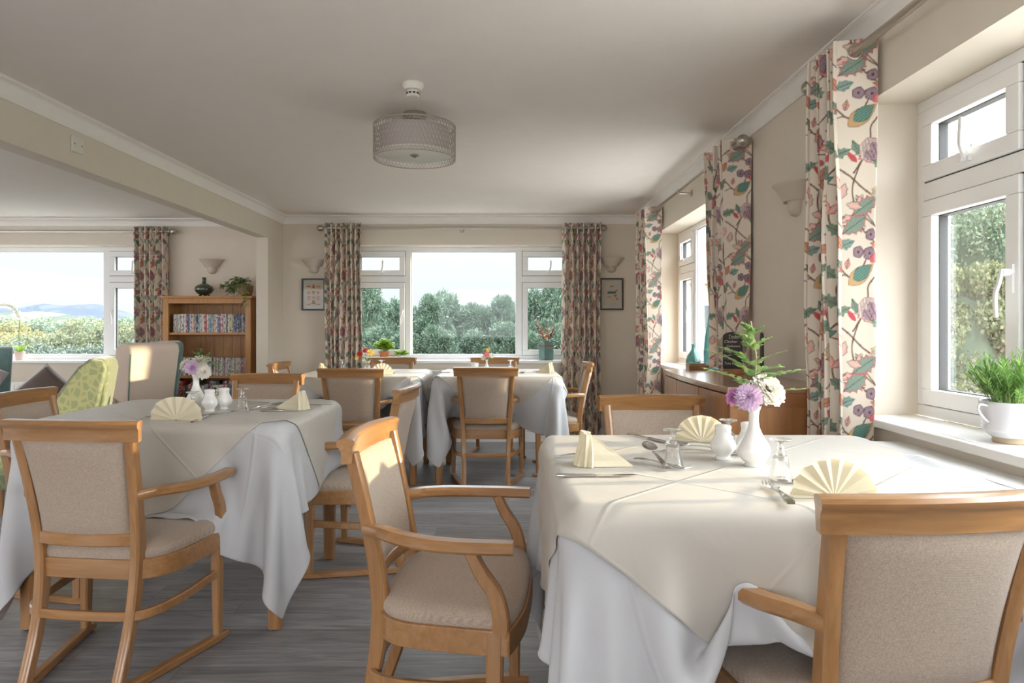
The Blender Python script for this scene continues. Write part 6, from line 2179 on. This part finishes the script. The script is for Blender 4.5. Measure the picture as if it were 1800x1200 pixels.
def hill_mat(name, c1, c2, c3, sc):
    m, nt, b = new_mat(name)
    t = nt.nodes.new('ShaderNodeTexCoord'); mp = nt.nodes.new('ShaderNodeMapping'); mp.inputs['Scale'].default_value = (1, .5, 3)
    nt.links.new(t.outputs['Object'], mp.inputs[0])
    nz = nt.nodes.new('ShaderNodeTexNoise'); nz.inputs['Scale'].default_value = sc; nz.inputs['Detail'].default_value = 9; nz.inputs['Roughness'].default_value = .6
    nt.links.new(mp.outputs[0], nz.inputs['Vector'])
    rp = nt.nodes.new('ShaderNodeValToRGB')
    rp.color_ramp.elements[0].position = .40; rp.color_ramp.elements[0].color = (*c1, 1)
    rp.color_ramp.elements[1].position = .56; rp.color_ramp.elements[1].color = (*c2, 1)
    e_ = rp.color_ramp.elements.new(.60); e_.color = (*c3, 1)
    nt.links.new(nz.outputs[0], rp.inputs[0]); nt.links.new(rp.outputs[0], b.inputs['Base Color']); b.inputs['Roughness'].default_value = 1
    b.inputs['Specular IOR Level'].default_value = .1
    return m
def ridge(name, yc, depth, base, peak, prof, m, seed, rough=1.0):
    def fz(x, y):
        f = 1 - abs((y - yc) / depth)
        f = max(0, f) ** .7
        n_ = noise.fractal(Vector((x / (yc * .12), y / (yc * .12), seed)), 1.0, 2.0, 6)
        px = 895 + 1200 * x / yc
        return base + f * (peak * prof(px) + n_ * peak * .14 * rough)
    terrain(name, yc * -.95, yc * .35, yc - depth, yc + depth, 260, 26, fz, m)
def prof_far(px):
    return .78 + .22 * math.exp(-((px - 90) / 120) ** 2) - .22 * max(0, min(1, (px - 150) / 100)) - .5 * max(0, min(1, (px - 260) / 300))
ridge('hills', 1500, 380, -60, 116, prof_far, hill_mat('hazed_woodland', (.034, .046, .066), (.042, .053, .070), (.055, .066, .070), .010), 2.0)  # bluish aerial haze is mixed into this far ridge's colour
ridge('hills', 800, 260, -40, 66, lambda px: .80 - .25 * max(0, min(1, (px - 100) / 200)) - .4 * max(0, min(1, (px - 300) / 300)), hill_mat('field_patchwork', (.032, .048, .044), (.050, .062, .050), (.115, .105, .072), .012), 5.0)
# ---- trees: crown of separate leaves on branches round a dark inner mass, trunk
def crown_mesh(kind, seed, n, size):
    rs = np.random.RandomState(seed)
    Vs, Fs = [], []
    # lumpy set of bough centres
    nb = 75 if kind == 'conifer' else 70
    c = []
    for k in range(nb):
        z = rs.uniform(0.02, 1.0)
        rr = (1 - z) ** .7 * .50 + .05 if kind == 'conifer' else math.sqrt(max(0, 1 - (2 * z * .96 - 1) ** 2)) * .5 + .03
        a = rs.uniform(0, 2 * PI); q = rr * rs.uniform(.45, 1.0)
        c.append((q * math.cos(a), q * math.sin(a), z))
    c = np.array(c)
    k = rs.randint(0, nb, n)
    rad = .075 if kind == 'conifer' else .11
    off = rs.normal(0, 1, (n, 3)); off /= np.linalg.norm(off, axis=1, keepdims=True); off *= rad * rs.uniform(.3, 1, (n, 1)) ** .5
    off[:, 2] *= .8
    P = c[k] + off
    if kind == 'conifer':
        d = off / rad * .6 + c[k] * np.array([1.2, 1.2, 0]) + np.array([0, 0, .25]) + rs.normal(0, .30, (n, 3))
        asp = .32
    else:
        d = rs.normal(0, 1, (n, 3)); asp = .62
    d /= np.linalg.norm(d, axis=1, keepdims=True)
    w = np.cross(d, rs.normal(0, 1, (n, 3))); w /= np.linalg.norm(w, axis=1, keepdims=True)
    L = size * rs.uniform(.6, 1.3, (n, 1))
    A = P; B = P + d * L * .5 + w * L * asp * .5; C = P + d * L; D = P + d * L * .5 - w * L * asp * .5
    V = np.stack([A, B, C, D], 1).reshape(-1, 3)
    F = np.arange(4 * n).reshape(-1, 4)
    return V, F
KINDS = {
 'conifer': ('conifer', leaf_mat('conifer_green', (.045, .085, .060), (.12, .17, .11), transl=.15)),
 'shrub': ('round', leaf_mat('autumn_shrub', (.07, .10, .045), (.18, .18, .08), transl=.3)),
 'gold': ('round', leaf_mat('golden_shrub', (.13, .125, .04), (.24, .22, .075), transl=.35)),
 'grey': ('round', leaf_mat('grey_green_shrub', (.08, .11, .085), (.13, .16, .12), transl=.25)),
 'broad': ('round', leaf_mat('broadleaf_tree', (.07, .11, .07), (.17, .22, .13), transl=.3)),
}
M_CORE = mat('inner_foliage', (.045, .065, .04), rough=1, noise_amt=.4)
M_BARK = mat('bark', (.10, .07, .05), rough=.95, bump=.4)
TREE_P = {}; TREE_N = {}
def tree(kind, label, x, y, w, h, z0, n=4200, leaf=.06, group=None, cat='tree', name=None):
    TREE_N[kind, n] = TREE_N.get((kind, n), -1) + 1
    key = (kind, n, TREE_N[kind, n] % 3)
    shape, m = KINDS[kind]
    t = thing(name or {'conifer': 'conifer', 'broad': 'broadleaf_tree'}.get(kind, 'shrub'), label, cat, (x, y, z0), random.Random(x * 7 + y).uniform(0, 6), group)
    sx = w; sz = h
    if key not in TREE_P:
        V, F = crown_mesh(shape, len(TREE_P) * 3 + 1, n, leaf / w * 1.4)
        o = obj_arrays('crown', V, F, m, None, smooth=False)
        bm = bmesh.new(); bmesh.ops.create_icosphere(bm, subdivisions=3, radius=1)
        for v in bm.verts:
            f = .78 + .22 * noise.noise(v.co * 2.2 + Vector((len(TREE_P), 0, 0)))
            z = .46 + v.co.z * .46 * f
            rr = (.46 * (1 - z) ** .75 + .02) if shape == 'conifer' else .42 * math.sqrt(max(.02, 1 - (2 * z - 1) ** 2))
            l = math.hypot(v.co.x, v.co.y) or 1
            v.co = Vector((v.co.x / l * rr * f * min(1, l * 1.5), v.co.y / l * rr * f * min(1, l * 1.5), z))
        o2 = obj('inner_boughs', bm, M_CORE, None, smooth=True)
        bm = bmesh.new(); tube(bm, bez([(0, 0, 0), (.02, .01, .3), (0, 0, .85)], 4), .03, 8, scales=[1 - .09 * k for k in range(9)])
        o3 = obj('trunk', bm, M_BARK, None)
        TREE_P[key] = (o.data, o2.data, o3.data)
        for q in (o, o2, o3):
            bpy.data.objects.remove(q)
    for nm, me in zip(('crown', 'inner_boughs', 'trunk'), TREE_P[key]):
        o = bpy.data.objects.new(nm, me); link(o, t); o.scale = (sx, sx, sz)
    return t
def at(px, Y):
    return (px - 895) / 1200 * Y
def ztop(py, Y):
    return 1.2 - (py - 572) / 1200 * Y
rnd = random.Random(21)
# conifer hedge behind the back window
hx = [(612, 545, 11), (640, 500, 10.5), (668, 540, 11.5), (700, 536, 12), (735, 548, 12), (757, 526, 11.6), (783, 522, 12), (812, 545, 12.5), (838, 540, 12.0), (862, 548, 12.5), (885, 528, 12.0), (912, 540, 12.5),
      (942, 520, 11.0), (975, 506, 11), (1010, 520, 11.5)]
names = ['far left of the hedge', 'tall one beside the left curtain', 'in the left casement', 'behind the left mullion', 'at the left of the big pane', 'spiky-topped, left in the big pane',
         'tallest spire in the big pane', 'left of centre in the big pane', 'in the centre of the big pane', 'right of centre in the big pane', 'spire near the right of the big pane', 'behind the right mullion',
         'above the square teal vase', 'beside the right curtain', 'hidden edge right of the right curtain']
for (px, py, Y), nm in zip(hx, names):
    z0 = -.45; h = ztop(py, Y) - z0
    tree('conifer', 'feathery green conifer outside the back window, ' + nm, at(px, Y), Y, rnd.uniform(1.25, 1.55), h, z0, n=24000, leaf=.032, group='conifer hedge outside the back window')
fx = [(655, 585, 9.6), (715, 590, 9.8), (770, 580, 9.8), (830, 588, 10), (888, 575, 9.8), (935, 590, 9.6), (985, 580, 9.6)]
for k, (px, py, Y) in enumerate(fx):
    z0 = -.45; h = ztop(py, Y) - z0
    tree('conifer', 'low drooping conifer in front of the hedge, %s from the left' % ordinal(k + 1), at(px, Y), Y, 1.3, h, z0, n=24000, leaf=.032, group='low conifers in front of the hedge')
# shrubs outside the lounge window
lx_ = [(-10, 572, 17, 'gold', 2.6), (20, 585, 15, 'gold', 1.9), (48, 598, 14, 'shrub', 1.4), (75, 592, 14.5, 'shrub', 1.5), (105, 594, 15, 'shrub', 1.5), (132, 588, 14, 'shrub', 1.4), (160, 566, 14.5, 'shrub', 1.3),
       (186, 578, 14, 'shrub', 1.3), (215, 574, 14, 'shrub', 1.5), (242, 580, 14, 'shrub', 1.5), (270, 570, 14, 'shrub', 1.6),
       (10, 612, 10.5, 'grey', 1.2), (50, 616, 10.2, 'grey', 1.1), (90, 614, 10.5, 'grey', 1.2), (130, 617, 10.2, 'grey', 1.1), (170, 613, 10.4, 'grey', 1.2), (212, 612, 10.4, 'grey', 1.1), (255, 610, 10.4, 'grey', 1.1),
       (25, 566, 42, 'broad', 5), (62, 562, 46, 'broad', 5), (98, 568, 42, 'broad', 4.5), (136, 563, 45, 'broad', 5), (178, 568, 40, 'broad', 4.5), (215, 566, 42, 'broad', 5), (255, 564, 42, 'broad', 5), (-25, 562, 40, 'broad', 5), (-60, 576, 17, 'gold', 2.6)]
for k, (px, py, Y, kd, w) in enumerate(lx_):
    z0 = gz(at(px, Y), Y) - .1; h = ztop(py, Y) - z0
    lb = {'gold': 'golden yellow shrub outside the lounge window', 'shrub': 'yellow-green autumn shrub outside the lounge window', 'grey': 'low grey-green bush right under the lounge window', 'broad': 'distant round green tree below the hills'}[kd]
    same = [q for q in lx_[:k] if q[3] == kd]
    if h > .3:
        tree(kd, lb + ', %s of its row' % ordinal(len(same) + 1), at(px, Y), Y, w, h, z0, n=11000, leaf=w * .024, group={'gold': 'golden shrubs', 'shrub': 'autumn shrubs outside the lounge', 'grey': 'low bushes under the lounge window', 'broad': 'distant trees'}[kd], cat='tree' if kd == 'broad' else 'shrub')
# trees outside the near right window
for k, (x, y, w, h, kd) in enumerate([(7.2, 10.2, 3.4, 3.6, 'broad'), (9.6, 11.6, 3.8, 4.2, 'broad'), (8.4, 13.6, 3.8, 3.7, 'shrub'), (5.9, 8.9, 1.8, 2.1, 'shrub'), (11.4, 13.4, 4.2, 4.6, 'broad'), (8.2, 9.8, 2.0, 2.2, 'shrub'), (12.4, 15.4, 4.2, 4.2, 'grey')]):
    tree(kd, '%s outside the near right window, %s' % ({'broad': 'tall green broadleaf tree', 'shrub': 'yellow-green bush', 'grey': 'grey-green tree'}[kd], ('behind the casement glass', 'filling the middle of the glass', 'at the far left of the glass', 'low at the left of the glass', 'towards the mullion', 'low in front of the trees', 'farthest back')[k]),
         x, y, w, h + .4, -.5, n=36000, leaf=.038, group='trees outside the right windows')
# neighbouring cream house seen through the far right window
t = thing('house', 'neighbouring cream rendered house seen through the far right window', 'house', (9.5, 28, -.5))
bm = bmesh.new(); box(bm, -3, 3, 0, 6, 0, 3.4); obj('house_wall', bm, mat('cream_render', (.62, .54, .36), rough=.9), t)
bm = bmesh.new()
for x0_, y_ in ((-3.2, 1),):
    a = [bm.verts.new(q) for q in ((-3.3, -.3, 3.401), (3.3, -.3, 3.401), (3.3, 6.3, 3.401), (-3.3, 6.3, 3.401), (-3.3, 3, 5.2), (3.3, 3, 5.2))]
    for f in ((0, 1, 5, 4), (2, 3, 4, 5), (1, 2, 5), (3, 0, 4), (0, 3, 2, 1)):
        bm.faces.new([a[i] for i in f])
obj('roof', bm, mat('roof_tile', (.25, .13, .09), rough=.9), t)
for k in (-1.6, 1.2):
    bm = bmesh.new(); box(bm, k - .5, k + .5, -.03, .0, 1.4, 2.6); w_ = obj('window', bm, M_PVC, t)
    bm = bmesh.new(); box(bm, k - .43, k + .43, -.05, -.031, 1.47, 2.53); obj('pane', bm, mat('dark_pane', (.05, .06, .07), rough=.1), w_)
